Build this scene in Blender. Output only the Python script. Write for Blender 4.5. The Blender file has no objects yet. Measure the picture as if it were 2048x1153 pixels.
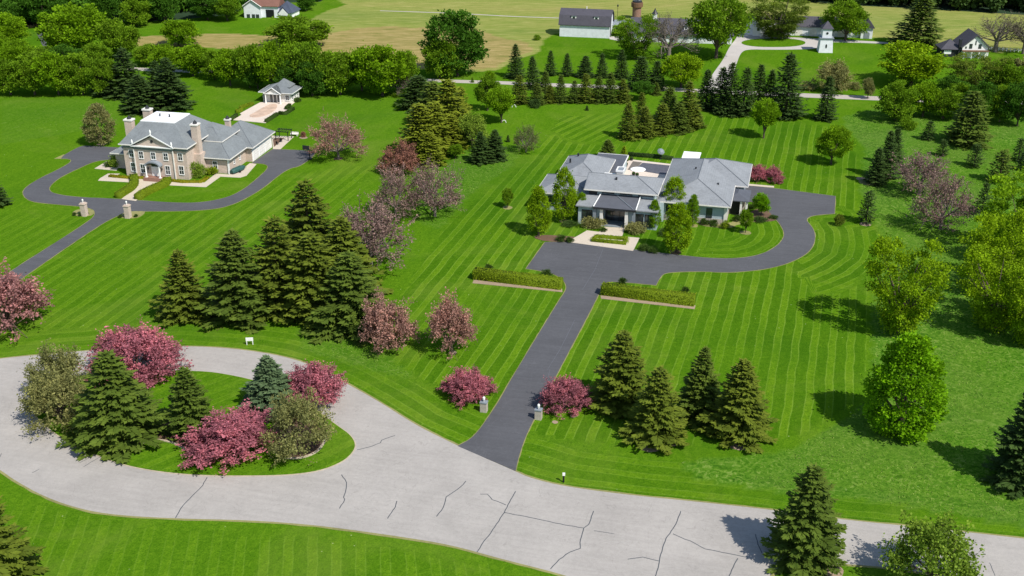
import bpy, bmesh, math, random
import numpy as np
from mathutils import Vector, Matrix, noise
from mathutils.geometry import tessellate_polygon
from math import radians as R_, sin, cos, tan, atan, atan2, hypot, pi

SC = bpy.context.scene
COL = SC.collection
# ------------------------------------------------------------------ camera
F, HC = 2300.0, 90.0
PITCH = atan(1054 / F)
CPX, CPY = 1024.0, 576.5
cp_, sp_ = cos(PITCH), sin(PITCH)
cam = bpy.data.cameras.new('camera')
cam.sensor_width = 36; cam.lens = F / 2048 * 36
cam.clip_start = 1; cam.clip_end = 6000
camo = bpy.data.objects.new('camera', cam); COL.objects.link(camo)
camo.location = (0, 0, HC); camo.rotation_euler = (pi / 2 - PITCH, 0, 0)
SC.camera = camo
# ------------------------------------------------------------------ light
SUN_AZ = R_(-46)        # direction the sun stands in (x-y plane), elevation 50 degrees
SUN_EL = R_(50)
w = bpy.data.worlds.new('World'); SC.world = w; w.use_nodes = True
nt = w.node_tree; bg = nt.nodes['Background']
sky = nt.nodes.new('ShaderNodeTexSky'); sky.sky_type = 'NISHITA'; sky.sun_disc = False
sky.sun_elevation = SUN_EL; sky.sun_rotation = pi / 2 - SUN_AZ
sky.air_density = 1.2; sky.dust_density = 0.6; sky.ozone_density = 1.5
nt.links.new(sky.outputs[0], bg.inputs[0]); bg.inputs[1].default_value = 0.118
sl = bpy.data.lights.new('sun', 'SUN'); sl.energy = 4.9; sl.angle = R_(0.55); sl.color = (1, 0.95, 0.87)
so = bpy.data.objects.new('sun', sl); COL.objects.link(so)
sd = Vector((cos(SUN_AZ) * cos(SUN_EL), sin(SUN_AZ) * cos(SUN_EL), sin(SUN_EL)))
so.rotation_euler = sd.to_track_quat('Z', 'Y').to_euler(); so.location = (0, 0, 150)
vs = SC.view_settings; vs.view_transform = 'Standard'; vs.look = 'None'; vs.gamma = 1
vs.use_curve_mapping = False; vs.exposure = 0.16
# ------------------------------------------------------------------ survey helpers
def at(x, y, z=0.0):
    """ground (or height z) point of the place that was surveyed at photo pixel x, y"""
    u = (x - CPX) / F; v = (y - CPY) / F
    t = (z - HC) / (-sp_ - v * cp_)
    return (u * t, (cp_ - v * sp_) * t)
def proj_y(X, Y, Z):
    Z -= HC; f = Y * cp_ - Z * sp_
    return CPY + F * (-Y * sp_ - Z * cp_) / f
def hgt(X, Y, ty):
    lo, hi = 0.0, 80.0
    for _ in range(34):
        m = (lo + hi) / 2
        if proj_y(X, Y, m) > ty: lo = m
        else: hi = m
    return lo
def px2m(Y): return F / (Y * cp_ + HC * sp_)
def PW(pts): return [at(p[0], p[1]) for p in pts]
def chaikin(pts, it=2, closed=True):
    """pts: (x,y) or (x,y,1) where 1 keeps the corner"""
    for _ in range(it):
        out = []; n = len(pts)
        for i in range(n):
            p = pts[i]; a = pts[i - 1]; b = pts[(i + 1) % n]
            if len(p) > 2 or (not closed and i in (0, n - 1)): out.append(p); continue
            out.append((p[0] * .75 + a[0] * .25, p[1] * .75 + a[1] * .25))
            out.append((p[0] * .75 + b[0] * .25, p[1] * .75 + b[1] * .25))
        pts = out
    return [(p[0], p[1]) for p in pts]
# ------------------------------------------------------------------ object helpers
def tag(o, label=None, cat=None, group=None, kind=None):
    if label: o['label'] = label
    if cat: o['category'] = cat
    if group: o['group'] = group
    if kind: o['kind'] = kind
    return o
def empty(name, loc, rz=0.0):
    o = bpy.data.objects.new(name, None); COL.objects.link(o)
    o.empty_display_size = 0.5
    o.location = loc if len(loc) == 3 else (loc[0], loc[1], 0); o.rotation_euler = (0, 0, rz)
    return o
class MB:
    def __init__(s): s.v = []; s.f = []
    def add(s, vs, fs):
        n = len(s.v); s.v += [tuple(v) for v in vs]; s.f += [tuple(i + n for i in f) for f in fs]; return s
    def box(s, x0, x1, y0, y1, z0, z1):
        return s.add([(x0,y0,z0),(x1,y0,z0),(x1,y1,z0),(x0,y1,z0),(x0,y0,z1),(x1,y0,z1),(x1,y1,z1),(x0,y1,z1)],
                     [(0,3,2,1),(4,5,6,7),(0,1,5,4),(1,2,6,5),(2,3,7,6),(3,0,4,7)])
    def hip(s, x0, x1, y0, y1, z, zr, inset=None, th=0.18, gable=''):
        """hipped roof; ridge along the longer side; gable: sides 'l','r','f','b' with no hip"""
        W, D = x1 - x0, y1 - y0
        if W >= D:
            i = inset if inset is not None else D / 2
            il = 0 if 'l' in gable else i; ir = 0 if 'r' in gable else i
            ym = (y0 + y1) / 2; A = (x0 + il, ym, zr); B = (x1 - ir, ym, zr)
            if il + ir >= W - .01: A = B = ((x0 + x1) / 2, ym, zr)
            vs = [(x0,y0,z),(x1,y0,z),(x1,y1,z),(x0,y1,z),A,B,(x0,y0,z-th),(x1,y0,z-th),(x1,y1,z-th),(x0,y1,z-th)]
            fs = [(0,1,5,4),(1,2,5),(2,3,4,5),(3,0,4)]
        else:
            i = inset if inset is not None else W / 2
            jf = 0 if 'f' in gable else i; jb = 0 if 'b' in gable else i
            xm = (x0 + x1) / 2; A = (xm, y0 + jf, zr); B = (xm, y1 - jb, zr)
            vs = [(x0,y0,z),(x1,y0,z),(x1,y1,z),(x0,y1,z),A,B,(x0,y0,z-th),(x1,y0,z-th),(x1,y1,z-th),(x0,y1,z-th)]
            fs = [(0,1,4),(1,2,5,4),(2,3,5),(3,0,4,5)]
        fs += [(6,9,8,7),(0,6,7,1),(1,7,8,2),(2,8,9,3),(3,9,6,0)]
        return s.add(vs, fs)
    def ring(s, x0, x1, y0, y1, z0, z1, t=0.12):
        s.box(x0 - t, x1 + t, y0 - t, y0 - .01, z0, z1); s.box(x0 - t, x1 + t, y1 + .01, y1 + t, z0, z1)
        s.box(x0 - t, x0 - .01, y0, y1, z0, z1); s.box(x1 + .01, x1 + t, y0, y1, z0, z1); return s
    def prism(s, poly, z0, z1):
        """closed prism of a plan polygon, any orientation"""
        a = sum(poly[i-1][0]*poly[i][1]-poly[i][0]*poly[i-1][1] for i in range(len(poly)))
        if a < 0: poly = poly[::-1]
        n = len(poly)
        vs = [(p[0], p[1], z1) for p in poly] + [(p[0], p[1], z0) for p in poly]
        tr = tessellate_polygon([[Vector((p[0], p[1], 0)) for p in poly]])
        fs = []
        for t in tr:
            q = [poly[i] for i in t]
            ar = (q[1][0]-q[0][0])*(q[2][1]-q[0][1])-(q[2][0]-q[0][0])*(q[1][1]-q[0][1])
            fs.append(tuple(t) if ar > 0 else tuple(t[::-1]))
        fs += [((i + 1) % n, i, i + n, (i + 1) % n + n) for i in range(n)]
        return s.add(vs, fs)
    def ext(s, prof, y0, y1, axis='y'):
        """profile (a,z) extruded along y (or along x)"""
        n = len(prof); vs = []
        for yy in (y0, y1):
            for a, z in prof: vs.append((a, yy, z) if axis == 'y' else (yy, a, z))
        fs = [tuple(range(n)), tuple(range(2*n-1, n-1, -1))] + [(i+n, (i+1)%n+n, (i+1)%n, i) for i in range(n)]
        return s.add(vs, fs)
    def tube(s, p, q, r0, r1=None, n=8, cap=True):
        p = Vector(p); q = Vector(q); r1 = r0 if r1 is None else r1
        d = (q - p).normalized(); a = d.orthogonal().normalized(); b = d.cross(a)
        vs = []
        for c, r in ((p, r0), (q, r1)):
            for i in range(n):
                t = 2 * pi * i / n; vs.append(c + (a * cos(t) + b * sin(t)) * r)
        fs = [(i, (i+1)%n, (i+1)%n+n, i+n) for i in range(n)]
        if cap: fs += [tuple(range(n-1, -1, -1)), tuple(range(n, 2*n))]
        return s.add(vs, fs)
    def lathe(s, prof, c=(0,0), n=16):
        vs = []; m = len(prof)
        for r, z in prof:
            for i in range(n):
                t = 2*pi*i/n; vs.append((c[0]+r*cos(t), c[1]+r*sin(t), z))
        fs = [(j*n+i, j*n+(i+1)%n, (j+1)*n+(i+1)%n, (j+1)*n+i) for j in range(m-1) for i in range(n)]
        fs += [tuple(range(n-1,-1,-1)), tuple(range((m-1)*n, m*n))]
        return s.add(vs, fs)
    def build(s, name, mat, parent=None, smooth=False):
        me = bpy.data.meshes.new(name); me.from_pydata(s.v, [], s.f); me.update()
        if smooth: me.shade_smooth()
        if mat: me.materials.append(mat)
        o = bpy.data.objects.new(name, me); COL.objects.link(o)
        if parent: o.parent = parent
        return o
# ------------------------------------------------------------------ materials
def mat_new(name):
    m = bpy.data.materials.new(name); m.use_nodes = True
    nt = m.node_tree; nt.nodes.clear(); return m, nt, nt.nodes, nt.links
class NT:
    def __init__(s, name):
        s.m, s.nt, s.n, s.l = mat_new(name)
        s.out = s.n.new('ShaderNodeOutputMaterial')
    def node(s, t, **k):
        n = s.n.new(t)
        for a, b in k.items(): setattr(n, a, b)
        return n
    def link(s, a, b): s.l.new(a, b)
    def pos(s): return s.node('ShaderNodeNewGeometry').outputs['Position']
    def obj(s): return s.node('ShaderNodeTexCoord').outputs['Object']
    def noise(s, vec, scale, detail=4, rough=.55, dist=0):
        n = s.node('ShaderNodeTexNoise'); n.inputs['Scale'].default_value = scale
        n.inputs['Detail'].default_value = detail; n.inputs['Roughness'].default_value = rough
        n.inputs['Distortion'].default_value = dist
        s.link(vec, n.inputs['Vector']); return n.outputs['Fac']
    def ramp(s, fac, stops, interp='LINEAR'):
        r = s.node('ShaderNodeValToRGB'); r.color_ramp.interpolation = interp
        e = r.color_ramp.elements
        while len(e) < len(stops): e.new(.5)
        for i, (p, c) in enumerate(stops):
            e[i].position = p; e[i].color = (*c, 1) if not isinstance(c, (int, float)) else (c, c, c, 1)
        s.link(fac, r.inputs[0]); return r.outputs[0]
    def mix(s, fac, a, b, mode='MIX'):
        m = s.node('ShaderNodeMix', data_type='RGBA', blend_type=mode)
        for v, i in ((fac, 0), (a, 6), (b, 7)):
            if isinstance(v, (int, float)): m.inputs[i].default_value = v
            elif isinstance(v, tuple): m.inputs[i].default_value = (*v, 1)
            else: s.link(v, m.inputs[i])
        return m.outputs[2]
    def math(s, op, a, b=None, c=None, clamp=False):
        m = s.node('ShaderNodeMath', operation=op, use_clamp=clamp)
        for i, v in enumerate((a, b, c)):
            if v is None: continue
            if isinstance(v, (int, float)): m.inputs[i].default_value = v
            else: s.link(v, m.inputs[i])
        return m.outputs[0]
    def attr(s, name):
        a = s.node('ShaderNodeAttribute', attribute_name=name); return a.outputs['Fac']
    def bump(s, h, strength=.4, dist=.1):
        b = s.node('ShaderNodeBump'); b.inputs['Strength'].default_value = strength
        b.inputs['Distance'].default_value = dist; s.link(h, b.inputs['Height']); return b.outputs[0]
    def finish(s, col, rough=.8, normal=None, spec=.3, metal=0):
        p = s.node('ShaderNodeBsdfPrincipled')
        if isinstance(col, tuple): p.inputs['Base Color'].default_value = (*col, 1)
        else: s.link(col, p.inputs['Base Color'])
        if isinstance(rough, (int, float)): p.inputs['Roughness'].default_value = rough
        else: s.link(rough, p.inputs['Roughness'])
        p.inputs['Specular IOR Level'].default_value = spec; p.inputs['Metallic'].default_value = metal
        if normal: s.link(normal, p.inputs['Normal'])
        s.link(p.outputs[0], s.out.inputs[0]); return s.m
def simple(name, c, rough=.7, var=.12, scale=1.5, spec=.3, metal=0, bump=0):
    t = NT(name); o = t.obj()
    f = t.noise(o, scale, 5, .6)
    k = t.ramp(f, [(.25, tuple(x * (1 - var * 2) for x in c)), (.75, tuple(min(1, x * (1 + var * 1.4)) for x in c))])
    f2 = t.noise(o, scale * 9, 3, .6)
    k = t.mix(var, k, t.ramp(f2, [(.3, tuple(x * .6 for x in c)), (.7, tuple(min(1, x * 1.3) for x in c))]))
    return t.finish(k, rough, t.bump(f2, bump, .05) if bump else None, spec, metal)
def stone_mat(name, c1, c2, mortar, bw=.5, bh=.22):
    t = NT(name); o = t.obj()
    # masonry courses follow both wall directions: use x+y for the run, z for the height
    s = t.node('ShaderNodeSeparateXYZ'); t.link(o, s.inputs[0])
    c = t.node('ShaderNodeCombineXYZ'); t.link(t.math('ADD', s.outputs[0], s.outputs[1]), c.inputs[0]); t.link(s.outputs[2], c.inputs[1])
    b = t.node('ShaderNodeTexBrick'); t.link(c.outputs[0], b.inputs['Vector'])
    b.inputs['Scale'].default_value = 1; b.inputs['Brick Width'].default_value = bw; b.inputs['Row Height'].default_value = bh
    b.inputs['Mortar Size'].default_value = .015; b.inputs['Bias'].default_value = 0
    b.inputs['Color1'].default_value = (*c1, 1); b.inputs['Color2'].default_value = (*c2, 1); b.inputs['Mortar'].default_value = (*mortar, 1)
    n = t.noise(o, .9, 5, .65)
    k = t.mix(.5, b.outputs[0], t.ramp(n, [(.3, tuple(x*.62 for x in c1)), (.7, tuple(x*1.25 for x in c2))]), 'MIX')
    return t.finish(k, .85, t.bump(b.outputs['Fac'], .25, .03))
def shingle_mat(name, c, run='y'):
    t = NT(name); o = t.obj()
    s = t.node('ShaderNodeSeparateXYZ'); t.link(o, s.inputs[0])
    wv = t.math('FRACT', t.math('MULTIPLY', s.outputs[2], 5.5))
    cell = t.node('ShaderNodeTexVoronoi'); cell.inputs['Scale'].default_value = 2.6; t.link(o, cell.inputs['Vector'])
    n = t.noise(o, .35, 5, .65); n2 = t.noise(o, 3.5, 4, .7)
    k = t.ramp(n, [(.3, tuple(x * .80 for x in c)), (.7, tuple(x * 1.16 for x in c))])
    sp = t.node('ShaderNodeSeparateColor'); t.link(cell.outputs['Color'], sp.inputs[0])
    k = t.mix(.25, k, t.ramp(sp.outputs[0], [(0, tuple(x * .7 for x in c)), (1, tuple(x * 1.35 for x in c))]))
    k = t.mix(t.math('MULTIPLY', t.math('GREATER_THAN', wv, .84), .22), k, tuple(x * .45 for x in c))
    k = t.mix(.2, k, t.ramp(n2, [(.35, tuple(x * .6 for x in c)), (.65, tuple(x * 1.4 for x in c))]))
    return t.finish(k, .85, t.bump(n2, .3, .04), .25)
def siding_mat(name, c, step=.3, vertical=True):
    t = NT(name); o = t.obj()
    s = t.node('ShaderNodeSeparateXYZ'); t.link(o, s.inputs[0])
    u = t.math('ADD', s.outputs[0], s.outputs[1]) if vertical else s.outputs[2]
    g = t.math('GREATER_THAN', t.math('FRACT', t.math('DIVIDE', u, step)), .86)
    n = t.noise(o, .8, 5, .6)
    k = t.ramp(n, [(.3, tuple(x * .86 for x in c)), (.7, tuple(min(1, x * 1.06) for x in c))])
    k = t.mix(t.math('MULTIPLY', g, .35), k, tuple(x * .5 for x in c))
    return t.finish(k, .6, None, .3)
def glass_mat(name, c=(.02, .026, .03)):
    t = NT(name); o = t.obj(); n = t.noise(o, .7, 2)
    return t.finish(t.ramp(n, [(.4, c), (.7, tuple(x * 2.4 for x in c))]), .08, None, .8)
def grass_mat(name, attr=True, ang=None, sw=.0, rough=0.0, tint=(.92, .965, .95)):
    t = NT(name); p = t.pos()
    big = t.noise(p, .018, 4, .6); med = t.noise(p, .14, 5, .65, .8); fine = t.noise(p, 1.3, 5, .75, .6)
    vf = t.noise(p, 4.5, 3, .7)
    T = lambda c: tuple(a * b for a, b in zip(c, tint))
    base = t.ramp(med, [(.25, T((.034, .108, .003))), (.5, T((.064, .160, .004))), (.78, T((.135, .232, .008)))])
    base = t.mix(t.math('MULTIPLY', t.ramp(big, [(.35, 0.), (.7, 1.)]), .5), base, T((.050, .140, .006)))
    mpp = t.node('ShaderNodeMapping', vector_type='TEXTURE'); mpp.inputs['Rotation'].default_value = (0, 0, R_(ang or 74)); mpp.inputs['Scale'].default_value = (7.0, 1.0, 1); t.link(p, mpp.inputs[0])
    stk = t.noise(mpp.outputs[0], .75, 5, .68, .35)
    base = t.mix(.42, base, t.ramp(stk, [(.3, T((.035, .115, .004))), (.5, T((.075, .185, .006))), (.66, T((.15, .27, .012)))]))
    base = t.mix(.5, base, t.ramp(fine, [(.3, T((.014, .060, .003))), (.5, T((.064, .160, .006))), (.72, T((.19, .31, .018)))]))
    base = t.mix(.36, base, t.ramp(vf, [(.3, T((.014, .06, .003))), (.7, T((.17, .30, .012)))]))
    if attr:
        su, w, rg, hay = t.attr('su'), t.attr('sw'), t.attr('rg'), t.attr('hay')
    else:
        s = t.node('ShaderNodeSeparateXYZ'); t.link(p, s.inputs[0])
        su = t.math('ADD', t.math('MULTIPLY', s.outputs[0], -sin(R_(ang or 74))), t.math('MULTIPLY', s.outputs[1], cos(R_(ang or 74))))
        w = sw; rg = rough; hay = None
    dry = t.math('MULTIPLY', t.ramp(t.noise(p, .035, 6, .7, 1.0), [(.50, 0.), (.68, 1.)]), .42)
    base = t.mix(dry, base, T((.165, .225, .030)))
    lush = t.math('MULTIPLY', t.ramp(t.noise(p, .022, 5, .65, .6), [(.30, 1.), (.48, 0.)]), .45)
    base = t.mix(lush, base, T((.030, .105, .006)))
    vary = t.ramp(t.noise(p, .045, 4, .65), [(.32, .35), (.6, 1.)])
    w = t.math('MULTIPLY', vary, w)
    wob = t.math('MULTIPLY', t.math('SUBTRACT', t.noise(p, .12, 3), .5), .9)
    u = t.math('MULTIPLY', t.math('ADD', su, wob), 1 / 3.0)
    fr = t.math('FRACT', u)
    tri = t.math('ABSOLUTE', t.math('SUBTRACT', fr, .5))            # 0 mid-light .. .5 mid-dark
    light = t.ramp(tri, [(.17, 1.), (.23, 0.)])
    edge = t.ramp(t.math('ABSOLUTE', t.math('SUBTRACT', tri, .195)), [(.0, 1.), (.045, 0.)])
    brk = t.ramp(t.noise(p, .5, 4, .7), [(.3, .35), (.65, 1.)])
    dark = t.mix(t.math('MULTIPLY', w, .62), base, t.mix(1., base, (.58, .70, .60), 'MULTIPLY'))
    lig = t.mix(t.math('MULTIPLY', w, .60), base, t.mix(1., base, (1.42, 1.22, 1.3), 'MULTIPLY'))
    k = t.mix(light, dark, lig)
    k = t.mix(t.math('MULTIPLY', t.math('MULTIPLY', edge, brk), t.math('MULTIPLY', w, .58)), k, (.23, .35, .05))
    # unmown, tussocky ground
    vo = t.node('ShaderNodeTexNoise'); t.link(p, vo.inputs['Vector']); vo.inputs['Scale'].default_value = .8
    vo.inputs['Detail'].default_value = 6; vo.inputs['Roughness'].default_value = .72; vo.inputs['Distortion'].default_value = 2.2
    rgc = t.ramp(vo.outputs['Fac'], [(.36, T((.018, .070, .006))), (.47, T((.058, .160, .012))), (.55, T((.115, .215, .022))), (.64, T((.23, .30, .075)))])
    pat = t.noise(p, .05, 4, .6)
    rgc = t.mix(t.math('MULTIPLY', t.ramp(pat, [(.45, 0.), (.65, 1.)]), .35), rgc, T((.10, .15, .035)))
    k = t.mix(t.math('MULTIPLY', rg, .85) if attr else rg * .85, k, rgc)
    # dandelions and daisies
    vv = t.node('ShaderNodeTexVoronoi'); vv.inputs['Scale'].default_value = .55; t.link(p, vv.inputs['Vector'])
    dots = t.math('LESS_THAN', vv.outputs['Distance'], .055)
    k = t.mix(t.math('MULTIPLY', dots, t.math('MULTIPLY', t.ramp(t.noise(p, .07, 2), [(.5, 0.), (.6, 1.)]), .55)), k, (.42, .45, .22))
    if hay is not None:
        mp = t.node('ShaderNodeMapping'); mp.inputs['Scale'].default_value = (.35, 1.5, 1); mp.inputs['Rotation'].default_value = (0, 0, R_(8)); t.link(p, mp.inputs[0])
        h1 = t.noise(mp.outputs[0], .022, 6, .65, .6); h2 = t.noise(mp.outputs[0], .35, 5, .7, .5)
        hc = t.ramp(h1, [(.36, (.11, .20, .03)), (.47, (.17, .245, .04)), (.57, (.24, .27, .065)), (.70, (.32, .27, .10))])
        hc = t.mix(.55, hc, t.ramp(h2, [(.3, (.12, .17, .03)), (.55, (.27, .26, .08)), (.72, (.44, .38, .17))]))
        brn = t.attr('brn')
        hc = t.mix(t.math('MULTIPLY', brn, .72), hc, t.ramp(h2, [(.3, (.15, .15, .04)), (.5, (.30, .22, .09)), (.7, (.42, .30, .15))]))
        k = t.mix(hay, k, hc)
    nm = t.bump(t.math('ADD', fine, t.math('MULTIPLY', vf, .5)), .5, .25)
    return t.finish(k, 1.0, nm, .0)
def leaf_mat(name, c, trans=.34, var=.35):
    t = NT(name)
    r = t.attr('rnd')
    oi = t.node('ShaderNodeObjectInfo').outputs['Random']
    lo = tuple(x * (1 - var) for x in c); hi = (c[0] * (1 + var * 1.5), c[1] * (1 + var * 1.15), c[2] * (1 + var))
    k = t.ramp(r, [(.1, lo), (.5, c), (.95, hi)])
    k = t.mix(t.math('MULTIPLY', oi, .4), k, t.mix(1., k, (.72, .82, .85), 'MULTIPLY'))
    d = t.node('ShaderNodeBsdfPrincipled'); t.link(k, d.inputs['Base Color']); d.inputs['Roughness'].default_value = .65
    d.inputs['Specular IOR Level'].default_value = .06
    tr = t.node('ShaderNodeBsdfTranslucent'); t.link(t.mix(1., k, (1.25, 1.2, .8), 'MULTIPLY'), tr.inputs[0])
    mx = t.node('ShaderNodeMixShader'); mx.inputs[0].default_value = trans
    t.link(d.outputs[0], mx.inputs[1]); t.link(tr.outputs[0], mx.inputs[2]); t.link(mx.outputs[0], t.out.inputs[0])
    return t.m
def paving_mat(name, c, var=.12, streak=0.0):
    t = NT(name); p = t.pos()
    a = t.noise(p, .12, 5, .6, .4); b = t.noise(p, 1.6, 5, .7); d = t.noise(p, 9, 3, .7)
    k = t.ramp(a, [(.3, tuple(x * (1 - var) for x in c)), (.7, tuple(min(1, x * (1 + var)) for x in c))])
    k = t.mix(.35, k, t.ramp(b, [(.3, tuple(x * (1 - var * 1.6) for x in c)), (.7, tuple(min(1, x * (1 + var * 1.4)) for x in c))]))
    k = t.mix(.22, k, t.ramp(d, [(.3, tuple(x * .6 for x in c)), (.7, tuple(min(1, x * 1.4) for x in c))]))
    if streak:
        mp = t.node('ShaderNodeMapping', vector_type='TEXTURE'); mp.inputs['Rotation'].default_value = (0, 0, R_(-14)); mp.inputs['Scale'].default_value = (16, .9, 1); t.link(p, mp.inputs[0])
        s = t.noise(mp.outputs[0], 1.2, 5, .7, .5)
        k = t.mix(streak, k, t.ramp(s, [(.35, tuple(x * .68 for x in c)), (.65, tuple(min(1, x * 1.18) for x in c))]))
    # thin dark scuffs
    w1 = t.node('ShaderNodeTexNoise'); t.link(p, w1.inputs['Vector']); w1.inputs['Scale'].default_value = .16; w1.inputs['Detail'].default_value = 3; w1.inputs['Distortion'].default_value = 1.6
    sc = t.ramp(t.math('ABSOLUTE', t.math('SUBTRACT', w1.outputs['Fac'], .5)), [(.0, 1.), (.006, 0.)])
    dk = c[0] < .15
    k = t.mix(t.math('MULTIPLY', sc, .3), k, tuple(x * (1.7 if dk else .5) for x in c))
    w2 = t.node('ShaderNodeTexNoise'); t.link(p, w2.inputs['Vector']); w2.inputs['Scale'].default_value = .33; w2.inputs['Detail'].default_value = 2; w2.inputs['Distortion'].default_value = 2.4
    s2 = t.ramp(t.math('ABSOLUTE', t.math('SUBTRACT', w2.outputs['Fac'], .47)), [(.0, 1.), (.012, 0.)])
    k = t.mix(t.math('MULTIPLY', s2, .14), k, tuple(x * (1.8 if dk else .6) for x in c))
    st = t.ramp(t.noise(p, .07, 5, .7, 1.2), [(.30, 1.), (.46, 0.)])
    k = t.mix(t.math('MULTIPLY', st, .3), k, tuple(x * .72 for x in c))
    return t.finish(k, .85, t.bump(d, .2, .03), .25)
M = dict(
    grass=grass_mat('lawn'), isl=grass_mat('island_lawn', False, 44, .45), bedgrass=grass_mat('inner_lawn', False, 74, .12),
    street=paving_mat('street_concrete', (.362, .338, .312), .20, .18), asphalt=paving_mat('asphalt', (.088, .089, .097), .24, .3),
    gravel=paving_mat('gravel', (.46, .43, .40), .1), walk=paving_mat('walk_concrete', (.53, .46, .37), .07),
    patio=paving_mat('patio_stone', (.62, .53, .45), .1), verge=paving_mat('bare_edge', (.24, .23, .085), .35),
    mulch=paving_mat('mulch', (.14, .085, .055), .35), edging=simple('edging_stone', (.45, .38, .28), .85, .15),
    seam=simple('faded_seam', (.125, .13, .15), .7), tar=simple('tar', (.075, .085, .095), .6), farroad=paving_mat('far_road', (.42, .38, .34), .08),
    dirt=paving_mat('dirt', (.32, .24, .17), .2),
    stone=stone_mat('ashlar', (.60, .49, .41), (.48, .38, .315), (.55, .475, .42)), roof1=shingle_mat('slate_roof', (.178, .196, .205)),
    roof2=shingle_mat('grey_shingle', (.232, .246, .262)), metalroof=siding_mat('standing_seam', (.098, .104, .122), .45),
    barnroof=shingle_mat('barn_shingle', (.075, .072, .088)), white=simple('white_paint', (.80, .80, .78), .5, .05),
    trim=simple('cream_trim', (.74, .71, .66), .55, .06), membrane=simple('roof_membrane', (.84, .84, .86), .5, .04),
    frieze=simple('grey_frieze', (.15, .19, .19), .6), glass=glass_mat('window_glass'), teal=siding_mat('blue_grey_siding', (.40, .48, .50), .35),
    whitesid=siding_mat('white_siding', (.74, .76, .80), .4, False), whiteboard=siding_mat('white_board', (.74, .77, .80), .5),
    dark=simple('dark_metal', (.025, .027, .032), .45), black=simple('black_metal', (.012, .013, .016), .4),
    brick=stone_mat('red_brick', (.30, .15, .11), (.22, .11, .08), (.3, .25, .2), .25, .09),
    brown=simple('brown_wood', (.16, .09, .05), .8, .2), redroof=shingle_mat('rust_roof', (.19, .095, .072)),
    blueroof=shingle_mat('blue_roof', (.06, .075, .11)), poolcover=simple('pool_cover', (.10, .10, .12), .6),
    bark=simple('bark', (.10, .075, .055), .95, .25, 3), greybark=simple('grey_bark', (.17, .145, .125), .95, .2, 3),
    greenmetal=simple('green_tarp', (.03, .09, .08), .6), stone2=stone_mat('pale_ledgestone', (.50, .44, .38), (.38, .33, .28), (.4, .36, .32), .4, .15),
    lamp=simple('lamp_glass', (.75, .75, .72), .3, .03), cap=simple('ridge_cap', (.16, .175, .195), .8), slate=simple('slate_cap', (.22, .25, .28), .5, .1),
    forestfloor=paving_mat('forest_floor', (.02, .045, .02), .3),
    # foliage
    sp_gold=leaf_mat('needles_gold', (.150, .190, .016), .15),
    sp_olive=leaf_mat('needles_olive', (.115, .155, .018), .22), sp_dark=leaf_mat('needles_dark', (.052, .095, .022), .22),
    sp_mid=leaf_mat('needles_green', (.090, .138, .020), .22), sp_blue=leaf_mat('needles_bluish', (.085, .135, .062), .12),
    lf_bright=leaf_mat('leaves_bright', (.165, .300, .008)), lf_moss=leaf_mat('leaves_moss', (.135, .19, .022)), lf_yel=leaf_mat('leaves_yellow', (.200, .325, .007)), lf_mid=leaf_mat('leaves_mid', (.145, .260, .012)),
    lf_deep=leaf_mat('leaves_deep', (.065, .160, .014)), lf_olive=leaf_mat('leaves_olive', (.235, .240, .085)), lf_lime=leaf_mat('leaves_lime', (.16, .34, .006)),
    lf_pale=leaf_mat('leaves_pale', (.21, .31, .035)),
    bl_pink=leaf_mat('blossom_pink', (.43, .150, .188), .3, .5), bl_rose=leaf_mat('blossom_rose', (.40, .195, .19), .3, .5), bl_dusty=leaf_mat('blossom_dusty', (.40, .22, .18), .3, .45),
    tw_pink=leaf_mat('twigs_pinkish', (.25, .165, .145), .15, .45), tw_red=leaf_mat('twigs_red', (.27, .12, .085), .1, .4), tw_grey=leaf_mat('twigs_grey', (.16, .135, .10), .1, .35),
    tw_green=leaf_mat('twigs_greenish', (.15, .165, .06), .15, .35),
    tuft=leaf_mat('tussock_grass', (.15, .235, .045), .2, .55),
    hedge=leaf_mat('hedge_leaves', (.165, .235, .010), .1), hedge_d=leaf_mat('shrub_leaves', (.055, .10, .018), .15), gold=leaf_mat('gold_leaves', (.27, .26, .012), .2),
)
def leaf_mesh(name, P, U, V, rnd, extra=None):
    """diamond leaf faces: base P, length U, half width V"""
    P, U, V = (np.asarray(a, np.float32) for a in (P, U, V)); n = len(P)
    co = np.stack([P, P + U * .45 + V, P + U, P + U * .45 - V], 1).reshape(-1, 3)
    faces = np.arange(n * 4, dtype=np.int32); ls = np.arange(0, n * 4, 4, dtype=np.int32); rr = np.asarray(rnd, np.float32)
    if extra:
        ev, ef = extra; b = len(co); co = np.concatenate([co, np.asarray(ev, np.float32)])
        ef = np.asarray(ef, np.int32) + b; faces = np.concatenate([faces, ef.ravel()]); ls = np.concatenate([ls, n * 4 + np.arange(0, ef.size, 4, dtype=np.int32)])
        rr = np.concatenate([rr, np.full(len(ef), .15, np.float32)])
    me = bpy.data.meshes.new(name); me.vertices.add(len(co)); me.vertices.foreach_set('co', co.ravel())
    me.loops.add(len(faces)); me.loops.foreach_set('vertex_index', faces)
    me.polygons.add(len(ls)); me.polygons.foreach_set('loop_start', ls); me.update(calc_edges=True)
    a = me.attributes.new('rnd', 'FLOAT', 'FACE'); a.data.foreach_set('value', rr)
    return me
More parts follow.
